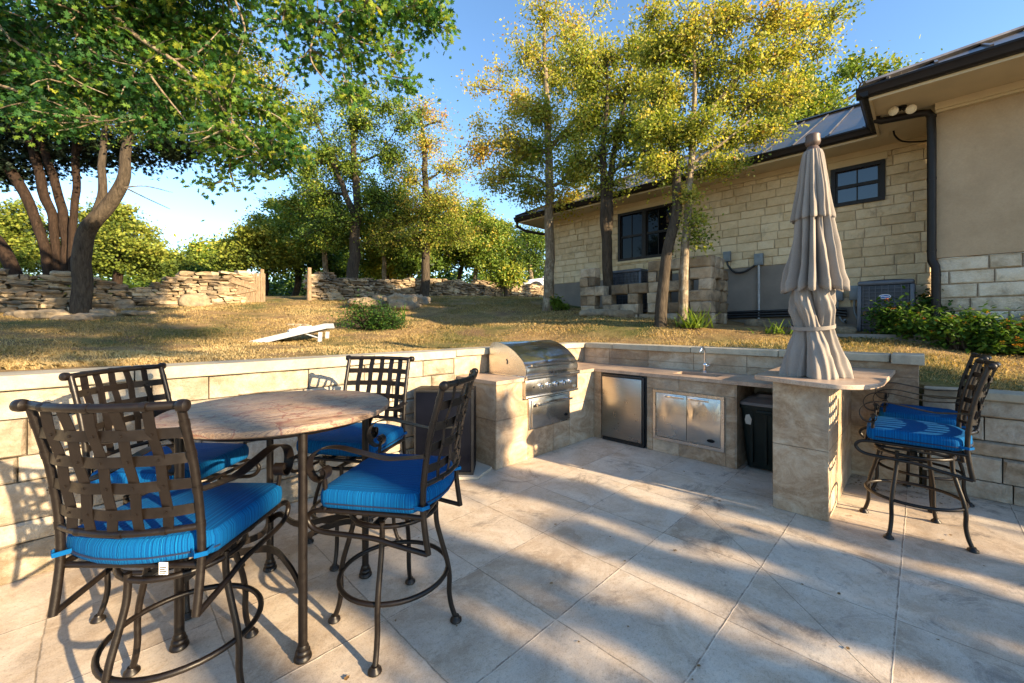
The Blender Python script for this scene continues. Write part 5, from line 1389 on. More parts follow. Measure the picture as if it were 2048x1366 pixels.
# cedar cluster behind the left wall
tree('cedar_tree', 'dark multi stemmed cedar with shaggy trunks spreading up behind the left stone wall',
     [root_tk(TK(10.3, (98, 556, 9), (90, 490, 8), (66, 430, 8), (36, 360, 9), (-4, 310, 8), (-60, 230, 6))), TK(10.4, (116, 560, 7), (106, 450, 7), (92, 400, 8), (66, 300, 7), (30, 200, 6)), TK(10.5, (132, 560, 8), (130, 470, 8), (114, 380, 7), (70, 260, 6), (20, 190, 6)), TK(10.4, (145, 556, 6), (146, 450, 6), (151, 380, 6), (152, 300, 6), (155, 220, 4)), TK(10.3, (36, 556, 11), (8, 500, 11), (-40, 450, 10), (-100, 380, 8))],
     BL(10.5, (40, 270, 90, 45, .3), (175, 310, 60, 30, .35, .5), (100, 320, 50, 24, .3, .6), (250, 300, 60, 30, .4), (340, 300, 60, 24, .45), (15, 350, 50, 30, .3), (-60, 300, 90, 60, .3), (120, 240, 100, 50, .3), (-50, 180, 110, 70, .3), (160, 160, 120, 60, .3), (380, 290, 40, 22, .45), (95, 460, 40, 28, .6, .1, .5)),
     L_CEDAR, BARK_CEDAR, 24000, .12, T_SPRAY, spread=.15, up=.2)
# overhanging foreground oak, trunk outside the frame at left
fx, fy = cam2w(-7.9, 4.7)
fg_bl = BL(5.0, (40, 60, 110, 80, .25), (180, 40, 110, 75, .3), (320, 50, 110, 75, .4), (430, 90, 95, 85, .45), (50, 180, 95, 60, .25), (190, 165, 105, 70, .3), (330, 170, 105, 75, .38), (465, 200, 85, 75, .5), (550, 245, 60, 65, .5), (535, 320, 65, 50, .5), (440, 290, 80, 50, .42), (320, 245, 70, 38, .3), (100, 240, 70, 30, .25), (590, 300, 32, 55, .5), (440, 375, 30, 40, .45, .1, .5), (-130, 90, 150, 110, .3), (150, -100, 200, 80, .35), (420, -70, 160, 80, .4)) + \
        BL(4.6, (560, 30, 70, 50, .35, -.1, .55), (640, 45, 70, 50, .4, 0, .6), (730, 35, 80, 42, .45, 0, .75), (820, 35, 70, 35, .5, 0, .8), (890, 30, 45, 30, .5, 0, .8), (700, 120, 60, 40, .45, .1, .7), (790, 115, 45, 30, .5, 0, .7), (620, 120, 45, 40, .4, .1, .5), (690, 185, 40, 22, .5, 0, .8), (825, 165, 20, 20, .5, 0, .8), (760, -60, 160, 50, .4))
g0 = ground(fx, fy)
lim = lambda d, r0, r1, *p: [at(a, b, d) + (r0 + (r1 - r0) * i / (len(p) - 1),) for i, (a, b) in enumerate(p)]
tree('oak_tree', 'foreground oak reaching in from upper left with large lobed green leaves and pale twigs',
     [[(fx, fy, g0 - .1, .26), (fx + .1, fy + .1, g0 + 2, .22), (fx + .3, fy, g0 + 4.2, .2), (fx + .9, fy + .1, g0 + 6.2, .15), (fx + 1.9, fy, g0 + 7.6, .1)], [(fx + .3, fy, g0 + 4.2, .12)] + [at(-200, -160, 5.0) + (.08,), at(100, -160, 4.9) + (.06,), at(420, -130, 4.7) + (.045,), at(640, -60, 4.6) + (.03,), at(760, 20, 4.5) + (.014,)]],
     fg_bl, L_GREEN, BARK_PALE, 33000, .080, T_LOBE, loose=.08, spread=.085, tvar=.34, limb_r=.03, clump_area=.032, sag=.10, inner=.1,
     extra=[lim(4.75, .036, .010, (150, -60), (210, 10), (270, 70), (345, 120), (420, 185), (470, 250), (520, 300)), lim(4.8, .022, .005, (90, -30), (130, 30), (170, 90), (220, 120), (290, 135)), lim(4.8, .022, .005, (-30, 30), (40, 90), (90, 110), (150, 160), (215, 190)), lim(4.9, .02, .004, (-20, 165), (50, 190), (100, 240), (160, 245), (230, 240)), lim(4.8, .016, .004, (345, 120), (390, 110), (440, 60)), lim(4.8, .015, .004, (300, 150), (330, 190), (370, 240), (400, 290)), lim(4.6, .014, .004, (470, 0), (490, 60), (475, 110)), lim(4.55, .016, .004, (620, 20), (680, 60), (740, 90), (800, 80)), lim(4.55, .012, .003, (640, 40), (620, 110), (650, 160), (690, 190)), lim(5.2, .010, .003, (250, 375), (290, 372), (345, 385)), lim(5.2, .010, .003, (250, 375), (290, 395), (340, 418))])

# ---- trees behind the low wall
tree('live_oak', 'tall green oak with dark straight trunk behind the low wall, left of the yellowing one',
     [root_tk(TK(15.4, (705, 558, 12), (709, 480, 10), (715, 400, 8), (708, 310, 6), (700, 210, 3))), TK(15.4, (712, 440, 7), (680, 360, 5), (655, 300, 3))],
     BL(15.4, (655, 310, 55, 55, .5), (720, 250, 55, 50, .45), (785, 310, 50, 55, .35), (640, 400, 55, 45, .45), (765, 400, 60, 50, .3), (700, 190, 50, 35, .6), (820, 240, 35, 35, .5), (620, 230, 40, 35, .65), (700, 340, 55, 45, .4), (770, 210, 35, 30, .5), (610, 330, 30, 40, .55), (690, 440, 50, 30, .3), (640, 470, 45, 30, .35)),
     L_LIVE, BARK_OAK, 34000, .092, T_OVAL, spread=.13, tvar=.36, clump_area=.08, inner=.05)
tree('live_oak', 'slim oak turning orange and yellow behind the low stone wall, middle of the picture',
     [root_tk(TK(15.8, (850, 562, 9), (853, 470, 7), (851, 360, 6), (846, 270, 4), (838, 210, 2)))],
     BL(15.8, (845, 220, 45, 25, .8, 0, .8), (885, 245, 25, 20, .85, 0, .6), (850, 290, 45, 35, .72, 0, 1), (905, 340, 45, 35, .7, 0, 1), (820, 360, 40, 40, .65), (900, 410, 55, 35, .55), (850, 430, 75, 40, .45, 0, 1.3), (780, 450, 50, 38, .5, 0, 1.2), (925, 465, 45, 38, .45, 0, 1.2), (850, 480, 85, 34, .4, 0, 1.3), (800, 390, 45, 34, .65), (870, 390, 50, 35, .6), (760, 490, 40, 25, .45)),
     L_YELLOW, BARK_OAK, 25000, .085, T_OVAL, spread=.13, tvar=.36, clump_area=.08, inner=.05)
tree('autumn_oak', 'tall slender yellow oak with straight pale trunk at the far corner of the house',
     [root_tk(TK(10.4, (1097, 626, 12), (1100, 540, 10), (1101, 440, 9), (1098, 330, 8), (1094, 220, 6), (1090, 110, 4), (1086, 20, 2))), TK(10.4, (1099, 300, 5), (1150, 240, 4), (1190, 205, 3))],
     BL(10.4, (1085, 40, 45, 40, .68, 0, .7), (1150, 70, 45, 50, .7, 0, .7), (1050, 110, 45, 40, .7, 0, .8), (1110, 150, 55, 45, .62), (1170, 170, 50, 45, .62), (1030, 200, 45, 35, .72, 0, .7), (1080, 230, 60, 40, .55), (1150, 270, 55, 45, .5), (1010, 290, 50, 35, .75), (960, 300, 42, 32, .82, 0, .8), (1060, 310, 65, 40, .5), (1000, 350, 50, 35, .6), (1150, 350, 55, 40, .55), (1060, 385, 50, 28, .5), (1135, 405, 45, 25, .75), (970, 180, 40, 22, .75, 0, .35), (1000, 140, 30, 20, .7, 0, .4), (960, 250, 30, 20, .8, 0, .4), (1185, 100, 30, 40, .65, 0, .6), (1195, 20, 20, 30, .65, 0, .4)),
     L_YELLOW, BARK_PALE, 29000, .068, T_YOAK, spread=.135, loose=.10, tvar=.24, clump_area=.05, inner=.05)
tree('autumn_oak', 'yellow green oak with a dark forked trunk rising from behind the block screen',
     [root_tk(TK(8.85, (1218, 590, 10), (1216, 530, 10), (1213, 480, 10), (1206, 440, 9), (1210, 390, 7), (1206, 320, 6), (1212, 220, 4), (1215, 120, 2))), TK(8.85, (1213, 470, 9), (1219, 400, 8), (1224, 330, 6), (1245, 230, 4), (1260, 140, 2))],
     BL(8.9, (1215, 120, 45, 40, .6), (1270, 100, 50, 45, .62), (1240, 190, 60, 45, .58), (1300, 180, 50, 50, .55), (1190, 230, 45, 40, .5), (1250, 270, 60, 45, .45), (1195, 310, 40, 40, .45), (1290, 260, 45, 40, .5), (1215, 370, 45, 25, .55), (1180, 160, 45, 40, .55), (1260, 330, 35, 28, .4), (1150, 120, 45, 45, .55), (1155, 330, 45, 35, .5), (1170, 250, 45, 40, .5), (1300, 110, 45, 40, .55), (1310, 310, 35, 30, .45)),
     L_YELLOW, BARK_OAK, 22000, .062, T_YOAK, spread=.135, loose=.10, tvar=.24, clump_area=.042, inner=.05)
tree('autumn_oak', 'crooked leaning oak in front of the block screen, left of the slim straight one',
     [root_tk(TK(7.0, (1322, 640, 12), (1324, 580, 11), (1328, 520, 10), (1345, 460, 10), (1356, 400, 9), (1350, 330, 7), (1335, 260, 5), (1325, 170, 3))), TK(7.0, (1353, 350, 5), (1320, 320, 4), (1285, 300, 2))],
     BL(7.05, (1320, 100, 50, 42, .6), (1335, 190, 55, 45, .52), (1305, 260, 45, 40, .5), (1360, 270, 45, 40, .5), (1300, 330, 40, 25, .55), (1345, 340, 32, 28, .5), (1300, 30, 40, 35, .62, 0, .7)),
     L_YELLOW, BARK_OAK, 13500, .052, T_YOAK, spread=.10, loose=.10, tvar=.24, clump_area=.028, inner=.05)
tree('autumn_oak', 'slim straight yellow oak by the block screen, its crown sweeping right over the roof',
     [root_tk(TK(6.95, (1367, 634, 9), (1367, 570, 9), (1370, 500, 8), (1378, 400, 7), (1384, 300, 6), (1390, 180, 4), (1385, 60, 2))), TK(6.95, (1385, 280, 5), (1430, 210, 4), (1500, 130, 3), (1580, 60, 2)), TK(6.9, (1380, 330, 4), (1440, 290, 3), (1500, 240, 2))],
     BL(6.95, (1390, 50, 55, 45, .6), (1460, 40, 55, 45, .65), (1540, 40, 55, 42, .68), (1610, 50, 50, 38, .68, 0, .7), (1670, 35, 45, 28, .6, 0, .6), (1350, 110, 45, 45, .5), (1640, 100, 40, 30, .55, 0, .7), (1560, 260, 30, 25, .5, 0, .8), (1410, 130, 60, 45, .55), (1490, 125, 60, 45, .58), (1560, 120, 55, 42, .6), (1440, 200, 55, 42, .52), (1510, 200, 55, 42, .55), (1580, 190, 45, 38, .6), (1400, 260, 50, 42, .5), (1460, 280, 48, 38, .55), (1520, 265, 38, 30, .6), (1430, 335, 45, 26, .58), (1375, 390, 26, 26, .65, 0, 1.4), (1385, 450, 25, 35, .5, 0, 1.3), (1400, 480, 16, 20, .4, 0, .8), (1480, 320, 26, 18, .6)),
     L_YELLOW, BARK_PALE, 30000, .051, T_YOAK, spread=.10, loose=.10, tvar=.24, clump_area=.028, inner=.05)
tree('live_oak', 'green oak behind the house with one bare branch above the roof ridge',
     [[at(1515, 420, 14.0)[:2] + (1.8, .26), at(1515, 330, 14) + (.22,), at(1535, 250, 14) + (.17,), at(1590, 215, 14) + (.1,), at(1640, 190, 14) + (.06,)], [at(1545, 245, 14) + (.08,), at(1640, 222, 14) + (.06,), at(1690, 200, 14) + (.05,), at(1715, 185, 14) + (.035,), at(1725, 165, 14) + (.03,), at(1765, 170, 14) + (.02,)]],
     BL(14.0, (1640, 185, 55, 35, .55), (1600, 215, 50, 35, .5), (1670, 215, 35, 22, .6), (1630, 240, 45, 20, .5), (1710, 135, 35, 16, .6), (1760, 150, 38, 18, .62), (1790, 165, 25, 14, .62), (1560, 240, 50, 35, .45), (1690, 150, 30, 18, .6), (1590, 160, 40, 30, .6), (1540, 200, 50, 40, .5)),
     L_LIVE, BARK_OAK, 9000, .13, T_OVAL, spread=.17, tvar=.3, clump_area=.2)
# ---- background rows
G = 'trees beyond the dry stone walls'
def sat(bl, k=2, f=.42):
    out = list(bl)
    for b in bl:
        for _ in range(k):
            a = random.uniform(-.5, math.pi + .5); out.append((b[0] + math.cos(a) * b[2] * 1.02, b[1] - math.sin(a) * b[3] * 1.05, b[2] * f * random.uniform(.7, 1.3), b[3] * f * random.uniform(.8, 1.4), min(1, b[4] + random.uniform(-.05, .15))))
    return out
def bg(label, d, trunk, bl, leaf, tm, n, ls, bark=BARK_OAK, name='juniper_tree', **kw):
    bl = sat(bl); kw.setdefault('up', .1)
    tree(name, label, [root_tk(TK(d, *trunk))], BL(d, *bl), leaf, bark, n, ls, tm, G, spread=kw.pop('spread', .20) * .85, tvar=.3, clump_area=kw.pop('clump_area', .16), **kw)
bg('rounded yellow green juniper behind the leaning oak trunk', 18, ((236, 555, 8), (235, 500, 6), (236, 440, 3)), [(235, 455, 45, 35, .7), (195, 480, 45, 35, .65), (275, 490, 40, 30, .7), (240, 515, 70, 32, .55), (180, 530, 40, 25, .5), (290, 535, 35, 22, .5), (215, 425, 25, 16, .7)], L_JUNI, T_SPRAY, 19000, .14, BARK_CEDAR, up=.2)
bg('sunlit juniper at the far left edge behind the cedar trunks', 18.5, ((20, 555, 8), (20, 500, 6), (15, 430, 3)), [(10, 440, 60, 35, .6), (45, 480, 45, 35, .65), (-30, 490, 60, 40, .5), (20, 520, 70, 30, .5), (80, 520, 45, 30, .55), (140, 500, 30, 30, .6)], L_JUNI, T_SPRAY, 17000, .14, BARK_CEDAR, up=.2)
bg('small distant juniper left of the open sky gap', 25, ((345, 562, 5), (345, 520, 3)), [(340, 525, 35, 25, .6), (315, 540, 25, 18, .6), (370, 540, 28, 20, .55), (345, 550, 40, 14, .5)], L_JUNI, T_SPRAY, 8000, .17, BARK_CEDAR, up=.2, spread=.32)
bg('small round distant tree with its top standing alone against the sky', 27, ((392, 562, 4), (392, 520, 3)), [(388, 510, 20, 18, .6), (400, 530, 24, 18, .5), (380, 540, 28, 16, .5), (415, 545, 25, 14, .45)], L_LIVE, T_OVAL, 3500, .26, spread=.32)
bg('bright yellow green juniper above the leaning gate', 19, ((530, 590, 6), (532, 550, 5), (525, 490, 3)), [(515, 470, 40, 25, .8), (485, 495, 38, 25, .75), (545, 490, 38, 30, .8), (520, 520, 60, 25, .7), (470, 525, 35, 20, .55), (560, 530, 25, 20, .65)], L_JUNI, T_SPRAY, 17000, .14, BARK_CEDAR, up=.2)
bg('dark broad live oak with forked trunks right of the board panel', 21, ((588, 595, 7), (598, 560, 6), (590, 500, 5), (600, 440, 3)), [(590, 430, 40, 25, .55), (560, 455, 40, 28, .5), (620, 460, 45, 32, .4), (590, 490, 55, 30, .4), (645, 500, 40, 32, .35), (610, 525, 60, 22, .35), (570, 415, 28, 14, .6)], L_LIVE, T_OVAL, 16200, .15, name='live_oak')
bg('distant grey green trees low on the skyline left of the bright juniper', 30, ((440, 570, 4), (440, 530, 3)), [(440, 510, 24, 20, .5), (430, 535, 35, 18, .45), (460, 545, 30, 16, .4), (452, 490, 14, 14, .5)], L_LIVE, T_OVAL, 3500, .28, name='live_oak', spread=.35)
bg('olive yellow bushy tree between the two straight dark trunks', 20, ((775, 570, 5), (775, 540, 4)), [(775, 505, 36, 22, .75), (745, 525, 32, 22, .7), (800, 528, 34, 22, .7), (770, 545, 50, 14, .6)], L_LIVE, T_OVAL, 9900, .15, name='live_oak')
bg('spreading dark oak with several thin leaning stems, centre right of the wall', 20, ((915, 580, 5), (925, 530, 4), (950, 480, 3), (955, 440, 2)), [(900, 445, 45, 28, .45), (950, 450, 38, 28, .5), (930, 490, 50, 28, .4), (880, 500, 45, 28, .35), (860, 530, 40, 18, .4), (950, 520, 36, 20, .5)], L_LIVE, T_OVAL, 14400, .15, name='live_oak')
bg('thin green oak with pale trunk left of the white car', 21, ((983, 572, 5), (984, 520, 4), (990, 460, 2)), [(990, 455, 30, 20, .6), (975, 480, 32, 24, .6), (1005, 490, 28, 26, .55), (985, 515, 34, 20, .5), (1010, 530, 22, 16, .6)], L_LIVE, T_OVAL, 6500, .18, BARK_PALE, name='live_oak')
bg('grey green scrubby tree with pale bare limbs behind the white car', 29, ((1062, 570, 5), (1060, 520, 4), (1050, 480, 2)), [(1060, 475, 32, 18, .4), (1035, 490, 28, 22, .35), (1080, 495, 28, 26, .4), (1050, 520, 38, 20, .3), (1075, 535, 30, 18, .3), (1030, 530, 22, 18, .5)], L_LIVE, T_OVAL, 12600, .15, BARK_PALE, name='live_oak', spread=.3)
bg('shaded understory oak with twin trunks behind the middle of the low wall', 19, ((820, 575, 6), (822, 540, 5), (828, 490, 3)), [(815, 480, 34, 22, .45), (835, 505, 36, 24, .4), (790, 490, 30, 22, .45), (825, 530, 38, 16, .35)], L_LIVE, T_OVAL, 5500, .19, name='live_oak')
bg('dark leafy tree filling the shade right of the tall green oak', 23, ((660, 575, 6), (662, 530, 5), (668, 480, 3)), [(665, 480, 40, 28, .35), (690, 510, 36, 24, .35), (650, 520, 40, 22, .35), (680, 540, 45, 14, .3)], L_LIVE, T_OVAL, 9900, .15, name='live_oak')
bg('green shrub growing over the low wall beside the white car', 18.8, ((1012, 575, 4), (1012, 560, 3)), [(1012, 550, 20, 12, .7), (1000, 560, 16, 10, .6), (1028, 560, 14, 10, .7)], L_LIVE, T_OVAL, 2500, .14, name='live_oak')

bg('light green airy oak filling the gap between the bright juniper and the tall green oak', 18.5, ((655, 580, 6), (650, 520, 5), (640, 430, 3)), [(630, 400, 45, 28, .7), (595, 430, 40, 26, .65), (665, 430, 42, 28, .6), (640, 470, 55, 28, .6), (600, 490, 40, 24, .6), (680, 480, 36, 24, .55), (620, 365, 28, 18, .75)], L_LIVE, T_OVAL, 17000, .12, BARK_PALE, name='live_oak', spread=.18, clump_area=.12)
bg('light green oak standing between the two straight trunks, taller than the olive bush', 18.5, ((770, 575, 5), (768, 520, 4), (762, 430, 3)), [(765, 410, 45, 28, .6), (735, 440, 38, 26, .6), (800, 440, 42, 28, .55), (765, 475, 55, 26, .55), (725, 490, 34, 24, .55), (810, 490, 36, 24, .5)], L_LIVE, T_OVAL, 15000, .12, BARK_PALE, name='live_oak', spread=.18, clump_area=.12)
bg('full green oak just left of the far house corner, in front of the distant woods', 19.5, ((950, 575, 5), (952, 520, 4), (958, 440, 3)), [(955, 430, 36, 26, .65), (925, 460, 38, 26, .6), (985, 455, 34, 26, .65), (955, 490, 50, 26, .6), (1010, 500, 30, 24, .55), (920, 510, 36, 22, .55), (980, 530, 40, 18, .5)], L_LIVE, T_OVAL, 15000, .12, BARK_PALE, name='live_oak', spread=.18, clump_area=.12)
# far woods: one mass nobody could count
n = 26000
Xf = rng.uniform(-58, 30, n); Yf = rng.uniform(36, 46, n); uu, vv = (Xf + Yf) / S2, (Yf - Xf) / S2
gg = ground_np(uu, vv); hh = 2.6 + 1.4 * np.sin(Xf * .55) * np.sin(Xf * .23 + 1) + .9 * np.sin(Xf * 1.7)
zz = gg + hh * rng.random(n) ** .7
me = leaf_mesh('far_woods', np.stack([uu, vv, zz], 1), rng.uniform(.3, .6, n), np.clip(.45 + .15 * np.sin(Xf * .9) + rng.normal(size=n) * .15, 0, 1), T_OVAL, L_LIVE, .4)
tag(link(bpy.data.objects.new('far_woods', me)), 'distant line of mixed green woodland closing the view beyond the stone walls', 'woodland', None, 'stuff')

n = 22000
Xf = rng.uniform(-30, 14, n); Yf = rng.uniform(22, 33, n); uu, vv = (Xf + Yf) / S2, (Yf - Xf) / S2
kk = ~((uu < 22) & (uu > 8) & (vv < 12)) & ~((Xf > -1) & (Yf < 27)); uu, vv, Xf = uu[kk], vv[kk], Xf[kk]; n = len(uu)
zz = ground_np(uu, vv) + (1.1 + .7 * np.sin(Xf * 1.3) * np.sin(uu * .9)) * rng.random(n) ** .8
me = leaf_mesh('undergrowth', np.stack([uu, vv, zz], 1), rng.uniform(.16, .34, n), np.clip(.25 + .15 * np.sin(Xf * 1.9) + rng.normal(size=n) * .15, 0, 1), T_OVAL, L_LIVE, .4)
tag(link(bpy.data.objects.new('undergrowth', me)), 'low dark green undergrowth between the trees beyond the stone walls', 'undergrowth', None, 'stuff')

# ---- shade trees that stand to the right of the picture; their narrow crowns streak the patio with shadow
SG = 'slender junipers beyond the right edge of the patio'
SUNAZ = .15
for i, (uu0, rad, top) in enumerate(((1.44, .20, 4.8), (2.02, .16, 4.8), (2.72, .09, 4.3), (3.24, .18, 4.7), (3.80, .09, 3.5), (5.05, .22, 4.5), (5.70, .30, 4.8))):
    vv0 = -9.2 - .5 * (i % 3); u_ = uu0 - SUNAZ * vv0; gz = -.12
    bl = [(u_ + random.uniform(-.05, .05), vv0 + random.uniform(-.1, .1), z, rad * random.uniform(.8, 1.15), .42, .4, 1.2) for z in np.arange(.5, top - .2, .36)]
    tree('juniper_tree', 'slender juniper standing beyond the right edge of the patio', [[(u_, vv0, gz, .06), (u_, vv0, 1.2, .05), (u_, vv0, top - .5, .02)]], bl, L_JUNI, BARK_CEDAR, 2600, .19, T_SPRAY, SG, spread=rad * .38, clump_area=.05, inner=.0, up=.2, twig=False)

for i, (cu, lab, bl) in enumerate(((3.2, 'broad oak far behind the camera to the right, shading the left lawn', [(-1.6, 7.6, .9, .6), (-.6, 8.4, .9, .7), (.5, 7.7, .8, .6), (1.4, 8.8, .9, .6), (-2.4, 8.9, .8, .6), (-.4, 9.5, .9, .4), (.6, 9.3, .6, .3)]),)):
    tree('oak_tree', lab, [[(cu, -16.5, -.2, .25), (cu + .1, -16.5, 3, .2), (cu, -16.4, 6, .15), (cu, -16.5, 8.5, .06)]], [(cu + a, -16.5 + random.uniform(-.5, .5), z, rh, rz, .4, 1) for a, z, rh, rz in [(q[0], q[1] + .9, q[2], q[3]) for q in bl]], L_LIVE, BARK_OAK, 5200, .2, T_OVAL, 'oaks behind the camera', spread=.2, clump_area=.2, twig=False)

# ---- shrubs and plants
def shrub(name, label, px, py, d, bl, leaf, n, ls, tm=T_OVAL, flowers=None, spread=.05, cat='shrub', up=.5, grp=None):
    p = at(px, py, d); g = ground(p[0], p[1])
    root = thing(name, label, cat, (p[0], p[1], g), 0, grp)
    m = MB(); ends = []
    for (dx, dy, dz, r, t) in bl:
        c = Vector((dx, dy, dz))
        for k in range(9):
            dd = Vector(rng.normal(size=3)); dd.normalize(); e = c + Vector((dd.x * r, dd.y * r, dd.z * r * .8)) * rng.random() ** .5
            if e.z < .03: e.z = .03 + random.random() * .1
            bp = bent((dx * .3 + random.uniform(-.04, .04), dy * .3, -.03), e, .1, 3, .12); m.tube(bp, [.007 - .005 * i / (len(bp) - 1) for i in range(len(bp))], 4, caps=False); ends.append((bp, t))
    m.build('stems', BARK_OAK, root, smooth=70)
    B = np.array([[tuple(p) for p in (bp[len(bp) // 2], bp[-1])] for bp, _ in ends]); tb = np.array([t for _, t in ends])
    idx = rng.integers(0, len(B), n); fr = rng.random(n)[:, None] ** .6
    pos = B[idx, 0] * (1 - fr) + B[idx, 1] * fr + rng.normal(size=(n, 3)) * spread; pos[:, 2] = np.maximum(pos[:, 2], .01)
    me = leaf_mesh('foliage', pos, ls * rng.uniform(.6, 1.3, n), np.clip(tb[idx] + rng.normal(size=n) * .18, 0, 1), tm, leaf, up)
    link(bpy.data.objects.new('foliage', me), root)
    if flowers:
        fn, fm = flowers; fi = rng.choice(len(B), fn)
        P = np.repeat(B[fi, 1] + rng.normal(size=(fn, 3)) * spread * .6 + np.array([0, 0, .03]), 14, 0); P = P + rng.normal(size=P.shape) * .011
        me = leaf_mesh('flowers', P, np.full(len(P), .023), np.clip(np.repeat(rng.random(fn), 14) * .7 + rng.random(len(P)) * .3, 0, 1), T_LIVE, fm, 1.2)
        link(bpy.data.objects.new('flowers', me), root)
    return root
L_FLOWER = leaf_mat('lantana petals', [(0, (.55, .10, .02)), (.5, (.62, .25, .02)), (1, (.70, .48, .06))], .2)
LG = 'lantana bushes below the stucco wing'
def lan(label, px, py, d, w, h, n, fl, t=.4):
    bl = [(random.uniform(-w, w) * .5, random.uniform(-.25, .25), random.uniform(.15, 1) * h, .2, t + random.uniform(-.15, .2)) for _ in range(int(10 + w * 14))]
    bl = [(a * .7 - b * .7, -a * .7 - b * .7, c, r, tt) for a, b, c, r, tt in bl]
    shrub('lantana_bush', label, px, py, d, bl, L_SHRUB, n, .06, T_OVAL, (fl, L_FLOWER), .06, 'shrub', .5, LG)
lan('flowering lantana with orange blooms in front of the right edge of the badged air conditioner', 1815, 695, 5.5, .55, .42, 3600, 40, .5)
lan('dark lantana bush directly below the black downpipe', 1885, 690, 5.6, .6, .62, 4500, 26, .3)
lan('dense sunlit lantana with many orange flowers at right, spilling toward the lawn', 1935, 735, 4.9, .75, .40, 5200, 80, .5)
lan('tall dark lantana against the wing stone wall at the right edge', 2020, 715, 5.3, .7, .60, 5200, 30, .3)
lan('low lantana at the right edge behind the stool backs', 2085, 745, 4.7, .6, .42, 3600, 24, .35)
bl = [(random.uniform(-.6, .6), random.uniform(-.35, .35), random.uniform(.08, .55), .2, .28 + random.uniform(-.2, .3)) for _ in range(24)]
shrub('round_bush', 'rounded green bush growing alone in the middle of the dry lawn', 745, 655, 8.9, [(a * .7 + b * .7, -a * .7 + b * .7, max(.06, c * (1 - (a / .75) ** 2)), r, t) for a, b, c, r, t in bl], L_SHRUB, 5200, .05, T_OVAL, None, .09)
shrub('small_shrub', 'small bright green shrub at the foot of the tall slender oak', 1117, 622, 10.2, [(0, 0, .2, .14, .9), (.08, -.08, .12, .12, .9), (-.05, .05, .3, .1, .9)], L_SHRUB, 900, .07, T_OVAL, None, .05)
def strappy(label, px, py, d, n, l, leaf, sp=.08, t=.6, name='strap_leaf_plant'):
    p = at(px, py, d); g = ground(p[0], p[1]); root = thing(name, label, 'plant', (p[0], p[1], g))
    V, Fc, T = [], [], []
    for i in range(n):
        a = rng.random() * 6.283; e = rng.uniform(.35, 1.35); ll = l * rng.uniform(.6, 1.2); b = Vector((rng.normal() * sp, rng.normal() * sp, 0)); w = .011 + .006 * rng.random()
        hd = Vector((math.cos(a), math.sin(a), 0)); side = Vector((-hd.y, hd.x, 0)); q = len(V); tt = min(1, max(0, t + rng.normal() * .2))
        for j in range(6):
            s = j / 5; pp = b + hd * ll * s * math.cos(e) * (1 + .3 * s) + Vector((0, 0, ll * (s * math.sin(e) - .42 * s * s * math.cos(e))))
            ww = w * (1 - s) ** .6 if s > .3 else w
            V += [pp - side * ww, pp + side * ww]; T += [tt, tt]
        for j in range(5): Fc.append((q + 2 * j, q + 2 * j + 1, q + 2 * j + 3, q + 2 * j + 2))
    m = MB(); m.v, m.f, m.t = V, Fc, T; m.build('leaves', leaf, root)
    return root
strappy('bright green strappy plant at the foot of the slim straight oak by the block screen', 1385, 648, 6.8, 110, .42, L_SHRUB, .1, .95)
strappy('grey green spiky plant rising behind the round bush', 790, 625, 9.6, 60, .55, L_SHRUB, .1, .5, 'spiky_plant')
strappy('dark spiky plant at the left side of the round bush', 725, 632, 9.3, 40, .5, L_SHRUB, .1, .4, 'spiky_plant')
strappy('thin weedy green tuft on the lawn left of the umbrella', 1555, 672, 6.2, 50, .24, L_SHRUB, .12, .9, 'weed_tuft')

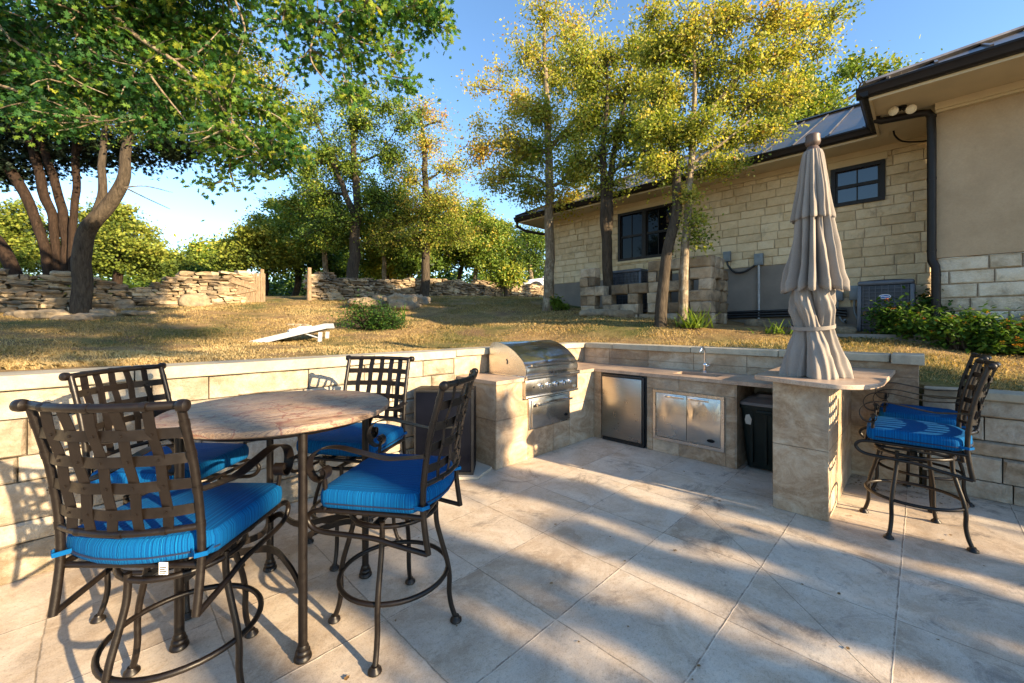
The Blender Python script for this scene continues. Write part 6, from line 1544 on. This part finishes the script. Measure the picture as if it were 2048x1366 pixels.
# ---- dry grass: blades nobody could count
def grass():
    N = 700000
    X = rng.uniform(-13, 11, N); Y = 3.4 + rng.random(N) ** 1.6 * 14
    u, v = (X + Y) / S2, (Y - X) / S2
    k = ((v > 3.96) | ((u > 5.58))) & (np.abs(X) < Y * 1.4) & (v < 13.9 + 0 * u)
    k &= ~((u > 7.35) & (v < 5.6)) & ~((u > 8.6) & (v < 8)) & ~((u > 5) & (v < -3))
    k &= (v < 8.2) | (u < 11.5)
    u, v = u[k], v[k]; n = len(u); z = ground_np(u, v) + .018 * np.sin(u * 3.1 + v * 1.3) + .014 * np.sin(v * 4.3 - u * 1.7)
    d = (u + v) / S2
    pn = np.sin(u * 1.9 + 1.3 * np.sin(v * 1.1)) * np.sin(v * 2.3 + .7 * np.sin(u * 2.7)) + .5 * np.sin(u * 5.3 + v * 4.1)
    keep = rng.random(n) < np.clip(.62 + .5 * pn, .10, 1); u, v, z, d, pn = [a[keep] for a in (u, v, z, d, pn)]; n = len(u)
    h = rng.uniform(.016, .048, n) * (1 + .25 * pn) * (1 + .35 * (rng.random(n) < .04)); w = (.0013 + .00027 * d) * rng.uniform(.7, 1.4, n)
    a = rng.random(n) * 6.283; b = rng.random(n) * 6.283; ln = rng.uniform(.2, 1.3, n)
    P = np.stack([u, v, z - .006], 1); sx = np.stack([np.cos(a), np.sin(a), 0 * a], 1) * w[:, None]
    mid = P + np.stack([np.cos(b) * ln * h * .35, np.sin(b) * ln * h * .35, h * .6], 1); tip = P + np.stack([np.cos(b) * ln * h, np.sin(b) * ln * h, h * (1.05 - .3 * ln)], 1)
    V = np.stack([P - sx, P + sx, mid + sx * .7, tip, mid - sx * .7], 1).reshape(-1, 3)
    loops = np.arange(5 * n); st = np.arange(n) * 5; tot = np.full(n, 5)
    g = np.sin(u * .9 + .6) * np.sin(v * .7 + 1.0) + .4 * np.sin(u * 2.2 - v * 1.4)
    t = np.clip(.55 - .26 * g + rng.normal(size=n) * .17, 0, 1)
    m = leaf_mat('dry grass blades', [(0, (.085, .105, .025)), (.22, (.20, .18, .065)), (.45, (.35, .245, .11)), (.7, (.47, .345, .16)), (1, (.60, .49, .28))], .3, .8)
    me = np_mesh('dry_grass', V, loops, st, tot, m, np.repeat(t, 5))
    tag(link(bpy.data.objects.new('dry_grass', me)), 'short dry golden grass with greener patches covering the sloping lawn', 'grass', None, 'stuff')
grass()
# fallen leaves scattered on the patio and lawn
L_DRY = leaf_mat('dry fallen leaves', [(0, (.05, .03, .015)), (1, (.20, .12, .05))], .1)
def litter(n, lab, area, zf, mat):
    u = rng.uniform(area[0], area[1], n); v = rng.uniform(area[2], area[3], n)
    me = leaf_mesh('leaf_litter', np.stack([u, v, zf(u, v)], 1), rng.uniform(.012, .028, n), rng.uniform(.6, 1, n), T_YOAK, mat, 6.0)
    tag(link(bpy.data.objects.new('leaf_litter', me)), lab, 'leaves', None, 'stuff')
litter(60, 'tiny dry leaves scattered on the stone paving', (.2, 5.2, -1.5, 3.6), lambda u, v: 0 * u + .006, L_DRY)
litter(700, 'dry brown leaves scattered through the lawn grass near the trees', (2.5, 8.2, 3.9, 11), lambda u, v: ground_np(u, v) + .045, L_DRY)
litter(90, 'dry leaves gathered along the foot of the wall behind the bar stools', (4.9, 5.28, -.3, .48), lambda u, v: 0 * u + .01, L_DRY)

# ---------------------------------------------------------------- camera, sun, sky
cam = bpy.data.cameras.new('camera'); cam.sensor_width = 36; cam.lens = F / 2048 * 36; cam.shift_y = -(683 - HY) / 2048; cam.clip_end = 1000; cam.clip_start = .05
co = link(bpy.data.objects.new('camera', cam)); co.location = (0, 0, CAMH); co.rotation_euler = (R(90), 0, R(-45)); scene.camera = co
EL = R(17.5); S = Vector((SUNAZ, -1, 0)).normalized() * math.cos(EL) + Vector((0, 0, math.sin(EL)))
sl_ = bpy.data.lights.new('sun', 'SUN'); sl_.energy = 5.0; sl_.angle = R(.55); sl_.color = (1, .76, .47)
so = link(bpy.data.objects.new('sun', sl_)); so.rotation_euler = (-S).to_track_quat('-Z', 'Y').to_euler()
w = bpy.data.worlds.new('World'); scene.world = w; w.use_nodes = True
nt = w.node_tree; bgd = nt.nodes['Background']; sky = nt.nodes.new('ShaderNodeTexSky'); sky.sky_type = 'NISHITA'; sky.sun_disc = False
sky.sun_elevation = EL; sky.sun_rotation = math.atan2(S.x, S.y); sky.air_density = 1.0; sky.dust_density = .25; sky.ozone_density = 2.4
hsv = nt.nodes.new('ShaderNodeHueSaturation'); hsv.inputs['Saturation'].default_value = 1.08; nt.links.new(sky.outputs[0], hsv.inputs['Color']); nt.links.new(hsv.outputs[0], bgd.inputs[0]); bgd.inputs[1].default_value = .112
vs_ = scene.view_settings; vs_.view_transform = 'Standard'; vs_.look = 'None'; vs_.exposure = 1.78; vs_.gamma = 1
scene.cycles.use_denoising = True; scene.cycles.max_bounces = 7; scene.cycles.transmission_bounces = 4; scene.cycles.diffuse_bounces = 3; scene.cycles.glossy_bounces = 3
